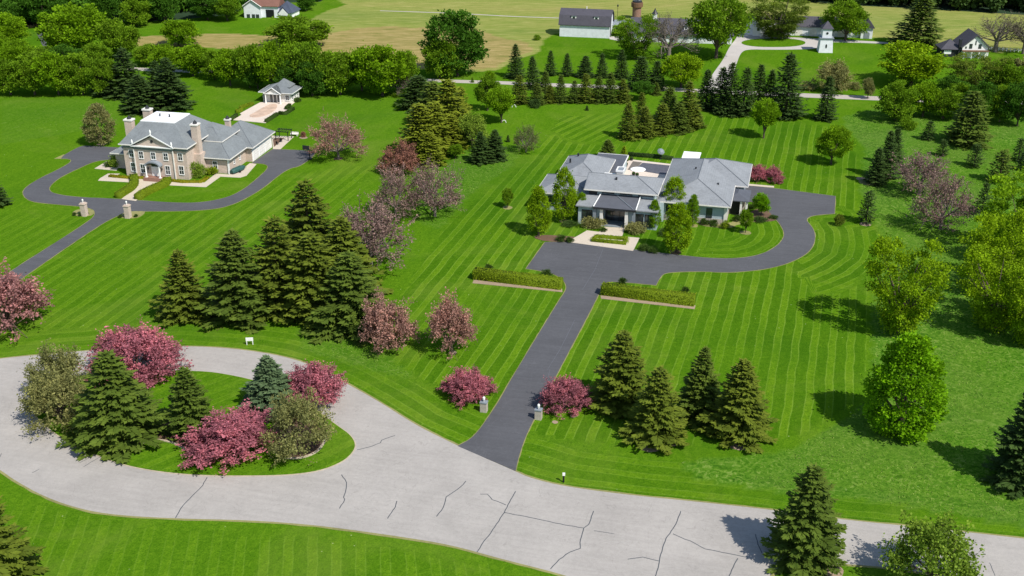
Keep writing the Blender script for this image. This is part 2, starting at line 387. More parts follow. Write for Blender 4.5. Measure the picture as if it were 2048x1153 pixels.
# ================================================================== ground
def inpoly(X, Y, poly):
    r = np.zeros(X.shape, bool); n = len(poly)
    for i in range(n):
        x1, y1 = poly[i - 1]; x2, y2 = poly[i]
        if y1 == y2: continue
        c = ((y1 > Y) != (y2 > Y)) & (X < (x2 - x1) * (Y - y1) / (y2 - y1) + x1)
        r ^= c
    return r
def dpoly(X, Y, line):
    d = np.full(X.shape, 1e9)
    for i in range(len(line) - 1):
        x1, y1 = line[i]; x2, y2 = line[i + 1]; dx, dy = x2 - x1, y2 - y1
        t = np.clip(((X - x1) * dx + (Y - y1) * dy) / (dx * dx + dy * dy), 0, 1)
        d = np.minimum(d, np.hypot(X - x1 - t * dx, Y - y1 - t * dy))
    return d
def ss(x, a, b):
    t = np.clip((x - a) / (b - a), 0, 1); return t * t * (3 - 2 * t)
def ground():
    xs = np.concatenate([[-2500, -1500, -900, -600, -420, -340], np.arange(-290, 291, 1.3), [340, 420, 600, 900, 1500, 2500]])
    ys = np.concatenate([[-800, -300, 0, 60, 85], np.arange(95, 262, 1.1), np.arange(262, 500, 1.6), [520, 560, 620, 720, 900, 1300, 2000, 4000]])
    nx, ny = len(xs), len(ys)
    X, Y = np.meshgrid(xs, ys); V = np.zeros((nx * ny, 3), np.float32); V[:, 0] = X.ravel(); V[:, 1] = Y.ravel()
    idx = np.arange(nx * ny).reshape(ny, nx)
    q = np.stack([idx[:-1, :-1], idx[:-1, 1:], idx[1:, 1:], idx[1:, :-1]], -1).reshape(-1, 4)
    me = bpy.data.meshes.new('ground'); me.vertices.add(len(V)); me.vertices.foreach_set('co', V.ravel())
    me.loops.add(q.size); me.loops.foreach_set('vertex_index', q.ravel().astype(np.int32))
    me.polygons.add(len(q)); me.polygons.foreach_set('loop_start', np.arange(0, q.size, 4, dtype=np.int32))
    me.update(calc_edges=True)
    def straight(a): return -X * sin(R_(a)) + Y * cos(R_(a))
    su = straight(74.0).copy(); sw = np.zeros_like(X); rg = np.zeros_like(X); hay = np.zeros_like(X); brn = np.zeros_like(X)
    # mown lawn round the low house
    A = PW([(735, 705), (800, 600), (860, 500), (905, 440), (985, 375), (1075, 310), (1085, 280), (1130, 262), (1180, 290), (1245, 285), (1400, 268), (1405, 232), (1560, 238), (1660, 255),
            (1720, 320), (1712, 400), (1745, 470), (1735, 600), (1735, 690), (1720, 800), (1600, 870), (1500, 885), (1300, 890), (1060, 880), (1030, 865), (925, 850), (880, 830), (830, 790), (770, 745)])
    a = inpoly(X, Y, A); sw[a] = 1
    # area left of the house runs a little flatter
    # house-one lawns, faint stripes
    B = PW([(0, 700), (0, 430), (240, 430), (430, 425), (600, 345), (740, 330), (700, 420), (600, 520), (420, 640), (200, 700)])
    b = inpoly(X, Y, B) & ~a; sw[b] = .65
    G = PW([(1095, 262), (1120, 232), (1250, 225), (1245, 285), (1150, 287)])
    g = inpoly(X, Y, G); sw[g] = .9; su[g] = straight(57.0)[g]
    Fg = PW([(-100, 1010), (100, 1010), (350, 1055), (700, 1075), (1000, 1130), (1200, 1250), (-100, 1300)])
    f = inpoly(X, Y, Fg); sw[f] = .5; su[f] = straight(97.0)[f]
    # passes that follow the curved drive
    curve = PW([(1310, 571), (1330, 548), (1400, 543), (1450, 546), (1510, 542), (1560, 533), (1600, 516), (1622, 500), (1630, 480), (1628, 460), (1615, 445), (1625, 430), (1668, 428)])
    dc = dpoly(X, Y, curve)
    C = PW([(1590, 540), (1640, 440), (1600, 432), (1680, 415), (1760, 440), (1760, 520), (1700, 580), (1640, 590)])
    c = inpoly(X, Y, C) & (dc < 15); sw[c] = 1; su[c] = dc[c]
    D = PW([(1380, 520), (1440, 480), (1480, 470), (1500, 455), (1490, 440), (1560, 438), (1572, 470), (1550, 500), (1490, 518), (1430, 522)])
    inner = PW([(1366, 512), (1430, 518), (1490, 517), (1530, 507), (1555, 492), (1567, 478), (1568, 465), (1560, 445), (1545, 432)])
    di = dpoly(X, Y, inner); d = inpoly(X, Y, D); sw[d] = .8; su[d] = di[d]
    # passes parallel to the street
    edge = PW([(0, 718), (200, 700), (350, 693), (500, 702), (560, 712), (620, 729), (690, 766), (760, 805), (830, 850), (915, 890)])
    edge2 = PW([(1030, 943), (1130, 974), (1250, 990), (1400, 1005), (1540, 1020), (1700, 1042), (1850, 1056), (2048, 1078), (2300, 1110)])
    de = dpoly(X, Y, edge); de2 = dpoly(X, Y, edge2)
    e = (de < 9) & (Y > 100); sw[e] = .6; su[e] = de[e] * .9
    e = (de2 < 10); sw[e] = .6; su[e] = de2[e] * .9
    # unmown meadow to the right and behind
    N = np.array([noise.noise(Vector((x * .03, y * .03, 0))) for x, y in zip(X.ravel(), Y.ravel())]).reshape(X.shape)
    rr = PW([(1560, 905), (1640, 870), (1745, 800), (1745, 640), (1765, 480), (1720, 380), (1730, 300), (1680, 235), (1760, 215), (2300, 215), (2500, 700), (2400, 1060), (2048, 1055), (1800, 1010), (1600, 990), (1400, 960), (1350, 925)])
    r = inpoly(X, Y, rr); rg[r] = .75 + .25 * np.clip(N[r] * 2.2 + .35, 0, 1)
    r2 = inpoly(X, Y, PW([(800, 430), (860, 350), (930, 300), (1040, 290), (1030, 330), (950, 380), (880, 460)])); rg[r2] = .55; sw[r2] = 0
    r3 = inpoly(X, Y, PW([(600, 650), (760, 690), (830, 760), (760, 745), (600, 700)])); rg[r3] = .5
    r4 = inpoly(X, Y, PW([(0, 200), (250, 195), (240, 250), (0, 290)])); rg[r4] = .3
    r5 = inpoly(X, Y, PW([(640, 205), (820, 195), (840, 300), (720, 330), (690, 260)])); rg[r5] = .12
    rg[Y > 560] = .7
    Xj = X + 9 * np.array([noise.noise(Vector((x * .06, y * .03, 7))) for x, y in zip(X.ravel(), Y.ravel())]).reshape(X.shape); Yj = Y + 12 * N + 4 * (Xj - X) / 9
    # far hay fields
    for P in ([(270, 66), (480, 60), (590, 60), (690, 8), (640, -40), (1300, -40), (1750, 18), (2300, 40), (2300, 100), (1870, 98), (1780, 72), (1240, 55), (1118, 62), (1040, 120), (1000, 138), (700, 142), (560, 100), (270, 100)],):
        h = inpoly(Xj, Yj, PW(P)); hay[h] = 1
    h = inpoly(X, Y, PW([(1640, -60), (2500, -60), (2500, 100), (1870, 98), (1760, 72), (1600, 72)])); hay[h] = 1
    brn[inpoly(Xj, Yj, PW([(270, 62), (470, 54), (560, 50), (660, 60), (800, 52), (940, 62), (1060, 80), (1060, 100), (1000, 132), (820, 138), (560, 105), (270, 100)]))] = 1
    hay[(Y > 505)] = .8
    for nme, arr in (('su', su), ('sw', sw), ('rg', rg), ('hay', hay), ('brn', brn)):
        at_ = me.attributes.new(nme, 'FLOAT', 'POINT'); at_.data.foreach_set('value', arr.ravel().astype(np.float32))
    me.materials.append(M['grass'])
    o = bpy.data.objects.new('ground', me); COL.objects.link(o); tag(o, kind='structure')
ground()
def slab(name, pts, z1, mat, z0=-.05, smooth=2, px=True, kind='structure'):
    q = chaikin(pts, smooth) if smooth else [(p[0], p[1]) for p in pts]
    P = [at(*p) for p in q] if px else q
    o = MB().prism(P, z0, z1).build(name, mat)
    if kind: tag(o, kind=kind)
    return o, P
def ribbon(mb, P, wdt, z0, z1, closed=False, w2=None):
    """raised strip along a world polyline"""
    n = len(P); L = []; Rr = []
    for i in range(n):
        a = P[i - 1] if (i or closed) else P[i]; b = P[(i + 1) % n] if (i < n - 1 or closed) else P[i]
        dx, dy = b[0] - a[0], b[1] - a[1]; l = hypot(dx, dy) or 1
        w_ = wdt if w2 is None else wdt + (w2 - wdt) * i / (n - 1)
        nx, ny = -dy / l * w_ / 2, dx / l * w_ / 2
        L.append((P[i][0] + nx, P[i][1] + ny)); Rr.append((P[i][0] - nx, P[i][1] - ny))
    m = n if closed else n - 1
    vs = [(*p, z1) for p in L] + [(*p, z1) for p in Rr] + [(*p, z0) for p in L] + [(*p, z0) for p in Rr]
    fs = []
    for i in range(m):
        j = (i + 1) % n
        fs += [(i + n, j + n, j, i), (i, j, j + 2*n, i + 2*n), (j + n, i + n, i + 3*n, j + 3*n)]
    if not closed: fs += [(0, 2*n, 3*n, n), (n-1, 2*n-1, 4*n-1, 3*n-1)]
    mb.add(vs, fs)
def verge(name, P, wd=.5, z=.022, closed=True):
    rnd = random.Random(len(P)); Q = []
    # resample and jitter so that the bare edge is irregular
    m = len(P)
    for i in range(m if closed else m - 1):
        a = P[i]; b = P[(i + 1) % m]; l = hypot(b[0]-a[0], b[1]-a[1]); k = max(1, int(l / 1.2))
        for j in range(k): Q.append((a[0] + (b[0]-a[0])*j/k + rnd.uniform(-.07, .07), a[1] + (b[1]-a[1])*j/k + rnd.uniform(-.07, .07)))
    mb = MB(); ribbon(mb, Q, wd, -.02, z, closed); return tag(mb.build(name, M['verge']), kind='structure')
STREET = [(-130, 850), (-130, 770), (-70, 728), (0, 718), (60, 712), (200, 700), (350, 693), (430, 695), (500, 702), (560, 712), (620, 729), (690, 766), (760, 805), (830, 850), (880, 875), (915, 892),
          (970, 917), (1030, 943), (1060, 957), (1130, 974), (1250, 990), (1400, 1005), (1540, 1020), (1700, 1042), (1850, 1056), (2048, 1078), (2400, 1120, 1), (2400, 1235, 1),
          (1940, 1162), (1796, 1137), (1672, 1127), (1600, 1128), (1550, 1142), (1510, 1180), (1480, 1300, 1), (1330, 1300, 1), (1250, 1200), (1150, 1158), (1100, 1143), (1000, 1118), (900, 1090), (800, 1074), (700, 1060), (620, 1050),
          (500, 1041), (350, 1038), (230, 1031), (160, 1019), (90, 995), (30, 962), (0, 940), (-70, 900)]
_, SP = slab('street', STREET, .04, M['street']); verge('street_edge', SP, .7, .025)
ISL = [(60, 815), (75, 838), (100, 860), (125, 878), (155, 896), (190, 910), (250, 932), (320, 945), (400, 952), (500, 953), (580, 951), (640, 943), (685, 925), (705, 907), (712, 890), (700, 871), (680, 857), (650, 835), (610, 805), (560, 778), (500, 760), (440, 748), (400, 744), (345, 744), (290, 744), (220, 747), (150, 753), (95, 770), (62, 793)]
_, IP = slab('island_lawn', ISL, .16, M['isl'])
kb = MB(); ribbon(kb, IP, .34, -.02, .10, True); tag(kb.build('island_kerb', M['edging']), kind='structure')
DRIVE2 = [(915, 893, 1), (940, 880), (955, 865), (970, 845), (1000, 800), (1024, 756), (1119, 600), (1128, 588), (1134, 575), (1128, 562), (1110, 549), (1080, 542), (1052, 538, 1), (1090, 485, 1), (1140, 484), (1280, 501), (1366, 512), (1430, 518), (1490, 517), (1530, 507), (1555, 492), (1567, 478), (1569, 465), (1560, 448), (1545, 432), (1528, 415), (1505, 405, 1), (1480, 400, 1), (1488, 371, 1), (1540, 376), (1600, 384), (1671, 393, 1), (1669, 428, 1), (1640, 430), (1620, 433), (1612, 440), (1618, 448), (1628, 460), (1631, 480), (1622, 500), (1602, 516), (1560, 533), (1510, 542), (1450, 546), (1400, 543), (1335, 545), (1322, 552), (1312, 571, 1), (1215, 562), (1203, 572), (1197, 592), (1110, 756), (1065, 845), (1052, 872), (1042, 900), (1036, 920), (1031, 943, 1)]
_, D2P = slab('driveway', DRIVE2, .055, M['asphalt']); verge('driveway_edge', [p for p in D2P], .3, .024)
DRIVE1 = [(-80, 612, 1), (38, 532), (100, 493), (175, 445), (190, 432), (189, 421), (178, 417), (160, 413), (107, 409), (62, 404), (48, 394), (45, 383), (57, 371), (82, 356), (110, 343), (138, 328), (144, 321), (136, 318), (122, 318, 1), (126, 312), (160, 293), (175, 292), (240, 296, 1), (250, 318, 1), (212, 320), (187, 324), (162, 335), (120, 355), (101, 371), (97, 380), (107, 388), (150, 395), (230, 398), (285, 402), (362, 407), (412, 405), (457, 395), (487, 380), (512, 360), (532, 342), (537, 334), (530, 328), (503, 327, 1), (545, 299, 1), (600, 301), (630, 303), (628, 312), (610, 326), (596, 334), (580, 337), (560, 349), (527, 376), (500, 393), (470, 408), (437, 418), (375, 423), (287, 423), (262, 425), (237, 431), (200, 450), (75, 535), (-50, 625, 1)]
_, D1P = slab('curved_driveway', DRIVE1, .055, M['asphalt']); verge('curved_driveway_edge', D1P, .3, .024)
# far roads
slab('far_road', [(360, 139, 1), (520, 146), (700, 153), (905, 160), (1000, 163), (1100, 167), (1330, 175), (1400, 179), (1600, 187), (1745, 193), (2300, 212, 1), (2300, 222, 1), (1745, 201), (1600, 195), (1400, 186), (1330, 182), (1100, 174), (1000, 169), (905, 166), (700, 159), (520, 152), (360, 145, 1), (-300, 120, 1), (-300, 114, 1)], .04, M['farroad'], smooth=0)
slab('farm_drive', [(1405, 182, 1), (1424, 150), (1448, 118), (1458, 95), (1474, 76), (1478, 62, 1), (1497, 62, 1), (1500, 71), (1600, 76), (1740, 83), (1790, 86, 1), (1790, 89, 1), (1745, 87), (1640, 84), (1650, 92), (1630, 98), (1600, 99.5), (1540, 100), (1495, 99), (1482, 105), (1474, 125), (1466, 150), (1460, 186, 1)], .04, M['gravel'])
ov = [(1547 + 64 * cos(t) * (abs(cos(t)) ** -.2 if abs(cos(t)) > .05 else 1), 86.3 + 8.6 * sin(t)) for t in [i * 2 * pi / 28 for i in range(28)]]
slab('oval_lawn', ov, .10, M['bedgrass'], smooth=0)
slab('field_track', [(760, 21.5), (900, 26), (1030, 33), (1118, 36), (1118, 37.2), (1030, 34.2), (900, 27.2), (760, 22.5)], .03, M['farroad'], smooth=0)
slab('barn_path', [(1219, 74), (1245, 72), (1270, 80), (1300, 84), (1300, 88), (1260, 86), (1219, 79)], .03, M['gravel'], smooth=0)
slab('country_lane', [(73, 66), (83, 66), (100, 100), (90, 102)], .04, M['asphalt'], smooth=0)
# walks of the stone mansion
slab('entry_walk', [(243, 399, 1), (272, 403, 1), (285, 388), (310, 376), (337, 365, 1), (337, 357, 1), (272, 353, 1), (274, 366), (265, 380)], .07, M['walk'], smooth=1)
slab('front_path', [(200, 357.5), (216, 348), (240, 348), (224, 356), (275, 360.5), (275, 366), (196, 362)], .065, M['walk'], smooth=0)
slab('side_path', [(333, 362), (409, 366), (432, 348), (458, 350), (484, 340), (500, 327), (513, 329), (493, 352), (480, 356), (441, 354), (412, 375), (333, 371)], .065, M['walk'], smooth=0)
slab('west_path', [(189, 338), (212, 324), (228, 326), (208, 333), (236, 337), (233, 342)], .065, M['walk'], smooth=0)
slab('rear_patio', [(546, 299), (543, 272), (588, 274), (561, 299)], .07, M['walk'], smooth=0)
slab('rear_planting_bed', [(546, 281), (549, 277), (569, 277), (548, 295)], .10, M['mulch'], smooth=0)
slab('drive_apron', [(108, 318), (128, 309), (135, 318)], .03, M['verge'], smooth=0)
# pool terrace of the mansion
POOLT = [(466, 241), (483, 231), (480, 228), (520, 206), (532, 205), (590, 205), (579, 214), (567, 217), (580, 222), (573, 229), (557, 228), (531, 247)]
slab('pool_terrace', POOLT, .12, M['patio'], smooth=0)
slab('covered_pool', [(495, 234), (512, 225), (530, 214), (545, 209), (556, 211), (552, 221), (534, 232), (512, 237)], .19, simple('pool_tarp', (.55, .40, .30), .7, .2, .5))
# terrace of the low house
slab('entry_terrace', [(1143, 480), (1174, 462), (1198, 465), (1210, 455), (1250, 457), (1244, 474), (1279, 477), (1266, 503), (1142, 486)], .10, M['walk'], smooth=0)
slab('entry_bed', [(1065, 476), (1078, 470), (1150, 474), (1156, 478), (1140, 484), (1092, 484)], .075, M['mulch'], smooth=1)
slab('rear_terrace', [(1262, 320), (1348, 330), (1330, 362), (1230, 362), (1243, 330)], .10, M['patio'], smooth=0)
slab('covered_rear_pool', [(1285, 327), (1344, 333), (1335, 351), (1316, 349), (1269, 341)], .16, M['poolcover'], smooth=0)
slab('rear_pool_deck', [(1266, 324), (1284, 326), (1270, 341), (1255, 341)], .14, simple('deck_grey', (.16, .14, .12), .8), smooth=0)
slab('service_walk', [(1490, 368), (1548, 373), (1548, 376), (1490, 371.5)], .065, M['walk'], smooth=0)
slab('house_bed', [(1395, 452), (1405, 443), (1458, 449), (1476, 436), (1500, 425), (1540, 430), (1548, 440), (1478, 448), (1460, 458)], .07, M['verge'], smooth=1)
slab('side_planting_bed', [(1478, 444), (1500, 424), (1530, 414), (1548, 436), (1552, 443), (1510, 444)], .085, M['mulch'], smooth=1)
# mulch beds on the island and rings of trees
slab('island_bed', [(178, 888), (200, 903), (232, 908), (262, 902), (285, 887), (315, 881), (345, 886), (372, 900), (400, 905), (440, 880), (420, 850), (350, 840), (250, 850), (180, 865)], .19, M['mulch'])
slab('island_bed_east', [(540, 900), (560, 915), (600, 918), (632, 906), (648, 885), (640, 850), (590, 830), (540, 850)], .19, M['mulch'])
kb = MB(); ribbon(kb, PW(chaikin([(178, 890), (200, 904), (232, 909), (262, 903), (285, 888), (315, 882), (345, 887), (372, 901), (385, 912)], 2, False)), .35, .15, .30)
tag(kb.build('island_bed_edging', M['edging']), kind='structure')
kb = MB(); ribbon(kb, PW(chaikin([(570, 919), (602, 920), (634, 908), (650, 886), (655, 868)], 2, False)), .35, .15, .30)
tag(kb.build('island_bed_edging', M['edging']), kind='structure')
def mulch_ring(x, y, rx, name='mulch_ring', mat='mulch'):
    X, Y = at(x, y); r = rx / px2m(Y); rnd = random.Random(int(x + y))
    P = [(X + r * cos(t) * rnd.uniform(.9, 1.1), Y + r * sin(t) * rnd.uniform(.9, 1.1)) for t in [i * pi / 9 for i in range(18)]]
    o = MB().prism(P, -.05, .05).build(name, M[mat]); tag(o, kind='structure')
for x, y, r, m in ((1015, 416, 10, 'verge'), (905, 706, 8, 'dirt'), (677, 318, 9, 'mulch'), (1491, 466, 11, 'verge'), (1731, 449, 11, 'dirt'), (1128, 443, 9, 'verge'), (1387, 452, 9, 'verge'),
                   (1300, 893, 22, 'dirt'), (1345, 886, 12, 'dirt'), (1478, 890, 22, 'dirt'), (1665, 1142, 22, 'dirt'), (1147, 832, 7, 'dirt'), (1110, 845, 6, 'dirt'), (1738, 365, 20, 'verge'), (1722, 358, 10, 'dirt'), (203, 289, 9, 'dirt'), (607, 276, 8, 'dirt'), (1350, 505, 12, 'mulch'), (260, 290, 8, 'dirt')):
    mulch_ring(x, y, r, 'mulch_ring', m)
slab('gate_bed', [(143, 428), (150, 421), (172, 417), (188, 422), (189, 428), (180, 433), (155, 434)], .07, M['verge'])
slab('gate_bed', [(237, 434), (250, 424), (285, 423), (292, 425), (280, 435), (262, 438), (245, 437)], .07, M['verge'])
for pts in ([(948, 560), (955, 558), (1124, 578), (1125, 585), (945, 567)], [(1200, 587), (1206, 583), (1391, 612), (1389, 619), (1202, 598)]):
    slab('hedge_bed', pts, .06, M['mulch'] if 0 else M['dirt'], smooth=0)
# tarred cracks of the street
CR = [[(415, 955), (405, 972), (385, 993), (372, 1005), (360, 1020), (351, 1037)], [(683, 950), (693, 966), (691, 985), (687, 995), (690, 1000), (679, 1018)],
      [(794, 1003), (790, 1015), (775, 1038)], [(932, 963), (920, 976), (893, 995), (890, 1003), (887, 1016), (873, 1034)],
      [(1031, 984), (1022, 1000), (1008, 1026), (990, 1055), (968, 1084), (954, 1105)], [(961, 989), (975, 989), (985, 1000), (1012, 1011)],
      [(1008, 1026), (1060, 1036), (1120, 1049), (1167, 1057)], [(1187, 1023), (1177, 1050), (1167, 1057), (1161, 1080), (1160, 1098), (1140, 1105), (1118, 1120), (1101, 1139)],
      [(1187, 1062), (1229, 1069)], [(1361, 1023), (1353, 1048), (1332, 1078), (1321, 1110), (1318, 1130), (1309, 1158)], [(1255, 1119), (1285, 1115), (1318, 1123)],
      [(1346, 1069), (1380, 1083), (1410, 1099), (1475, 1112), (1495, 1116)], [(1475, 1118), (1466, 1135), (1458, 1153)], [(1511, 1069), (1516, 1090), (1524, 1107)],
      [(715, 901), (745, 893), (760, 887), (764, 881), (790, 872)], [(158, 927), (187, 912)], [(168, 934), (197, 917)], [(64, 947), (79, 939)], [(1979, 1127), (1990, 1153)], [(0, 915), (3, 908)]]
mb = MB(); rj = random.Random(4)
for c in CR:
    P = PW(c); Q = []
    for a, b in zip(P, P[1:]):
        k = max(1, int(hypot(b[0]-a[0], b[1]-a[1]) / .6))
        for j in range(k): Q.append((a[0]+(b[0]-a[0])*j/k + rj.uniform(-.05, .05), a[1]+(b[1]-a[1])*j/k + rj.uniform(-.05, .05)))
    Q.append(P[-1]); ribbon(mb, Q, .12 if len(c) > 2 else .08, .03, .046)
tag(mb.build('street_crack_seal', M['tar']), kind='structure')
mb = MB()
for c in ([(1208, 493), (1190, 540), (1165, 580)], [(1150, 640), (1120, 700), (1095, 740)], [(1100, 740), (1085, 800), (1062, 835)]):
    ribbon(mb, PW(c), .06, .045, .060)
tag(mb.build('driveway_seam', M['seam']), kind='structure')

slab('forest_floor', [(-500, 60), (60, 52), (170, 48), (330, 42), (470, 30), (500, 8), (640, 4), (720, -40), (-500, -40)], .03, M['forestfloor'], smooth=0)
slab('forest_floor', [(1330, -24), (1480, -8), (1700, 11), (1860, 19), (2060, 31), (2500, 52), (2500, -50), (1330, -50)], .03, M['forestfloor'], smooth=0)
def tufts():
    """tussocks of the unmown meadow"""
    g = np.random.default_rng(3)
    def nn(a): return a / np.maximum(np.linalg.norm(a, axis=-1, keepdims=True), 1e-9)
    poly = PW([(1560, 905), (1640, 870), (1745, 800), (1745, 640), (1775, 480), (1725, 380), (1735, 300), (1690, 240), (1760, 225), (2150, 235), (2300, 700), (2200, 1060), (2048, 1050), (1800, 1015), (1600, 985), (1400, 950), (1350, 925)])
    p2 = PW([(800, 430), (860, 350), (930, 300), (1040, 290), (1030, 330), (950, 380), (880, 460)]); p3 = PW([(600, 650), (760, 690), (830, 760), (760, 745), (600, 700)])
    X = g.uniform(-60, 220, 330000); Y = g.uniform(115, 330, 330000); k = inpoly(X, Y, poly) | inpoly(X, Y, p2) | inpoly(X, Y, p3); X = X[k][:110000]; Y = Y[k][:110000]
    nz = np.array([noise.noise(Vector((x * .12, y * .12, 3))) for x, y in zip(X, Y)]); k = nz > g.uniform(-.5, .35, len(X)); X = X[k]; Y = Y[k]; nz = nz[k]
    m = len(X); d = nn(np.stack([g.normal(size=m) * .9, g.normal(size=m) * .9, np.full(m, .9)], 1)); L = g.uniform(.10, .26, (m, 1))
    r = g.normal(size=(m, 3)); r -= (r * d).sum(1, keepdims=True) * d; r = nn(r)
    me = leaf_mesh('meadow_tussocks', np.stack([X, Y, np.zeros(m)], 1), d * L, r * L * .3, np.clip(.5 + nz * .5 + g.normal(size=m) * .25, 0, 1)); me.materials.append(M['tuft'])
    o = bpy.data.objects.new('meadow_tussocks', me); COL.objects.link(o); tag(o, 'long unmown grass tussocks on the right meadow', 'grass', kind='stuff')
tufts()
# ================================================================== buildings
def window(parent, x, y, z, w, h, face='f', style='white', arch=False, pane='glass', panes=True):
    """window centred at x (or y for side faces), sill at z, on wall plane; face f/b/l/r"""
    def bx(mb, a0, a1, d0, d1, z0, z1):
        if face == 'f': mb.box(x + a0, x + a1, y - d1, y - d0, z0, z1)
        elif face == 'b': mb.box(x + a0, x + a1, y + d0, y + d1, z0, z1)
        elif face == 'r': mb.box(x + d0, x + d1, y + a0, y + a1, z0, z1)
        else: mb.box(x - d1, x - d0, y + a0, y + a1, z0, z1)
    t = .14
    fr = MB(); bx(fr, -w/2 - t, -w/2, .0, .09, z - t, z + h + t); bx(fr, w/2, w/2 + t, .0, .09, z - t, z + h + t)
    bx(fr, -w/2, w/2, .0, .09, z + h, z + h + t); bx(fr, -w/2 - .06, w/2 + .06, .092, .16, z - t, z - .02); bx(fr, -w/2, w/2, .0, .09, z - t, z)
    bx(fr, -w/2, w/2, .035, .075, z + h/2 - .04, z + h/2 + .04)
    if panes: bx(fr, -.03, .03, .04, .07, z, z + h/2 - .04); bx(fr, -.03, .03, .04, .07, z + h/2 + .04, z + h)
    o = fr.build('window', M[style], parent)
    g = MB(); bx(g, -w/2, w/2, .005, .03, z, z + h); g.build('pane', M[pane], o)
    return o
def hipcaps(x0, x1, y0, y1, z, zr, gable='', r=.09):
    m = MB(); W, D = x1 - x0, y1 - y0
    if W >= D: a = (x0 + (0 if 'l' in gable else D / 2), (y0 + y1) / 2, zr); b = (x1 - (0 if 'r' in gable else D / 2), (y0 + y1) / 2, zr); cs = ((x0, y0, a), (x0, y1, a), (x1, y0, b), (x1, y1, b))
    else: a = ((x0 + x1) / 2, y0 + W / 2, zr); b = ((x0 + x1) / 2, y1 - W / 2, zr); cs = ((x0, y0, a), (x1, y0, a), (x0, y1, b), (x1, y1, b))
    for x, y, t in cs: m.tube((x, y, z + .02), t, r, n=6)
    if a != b: m.tube(a, b, r, n=6)
    return m
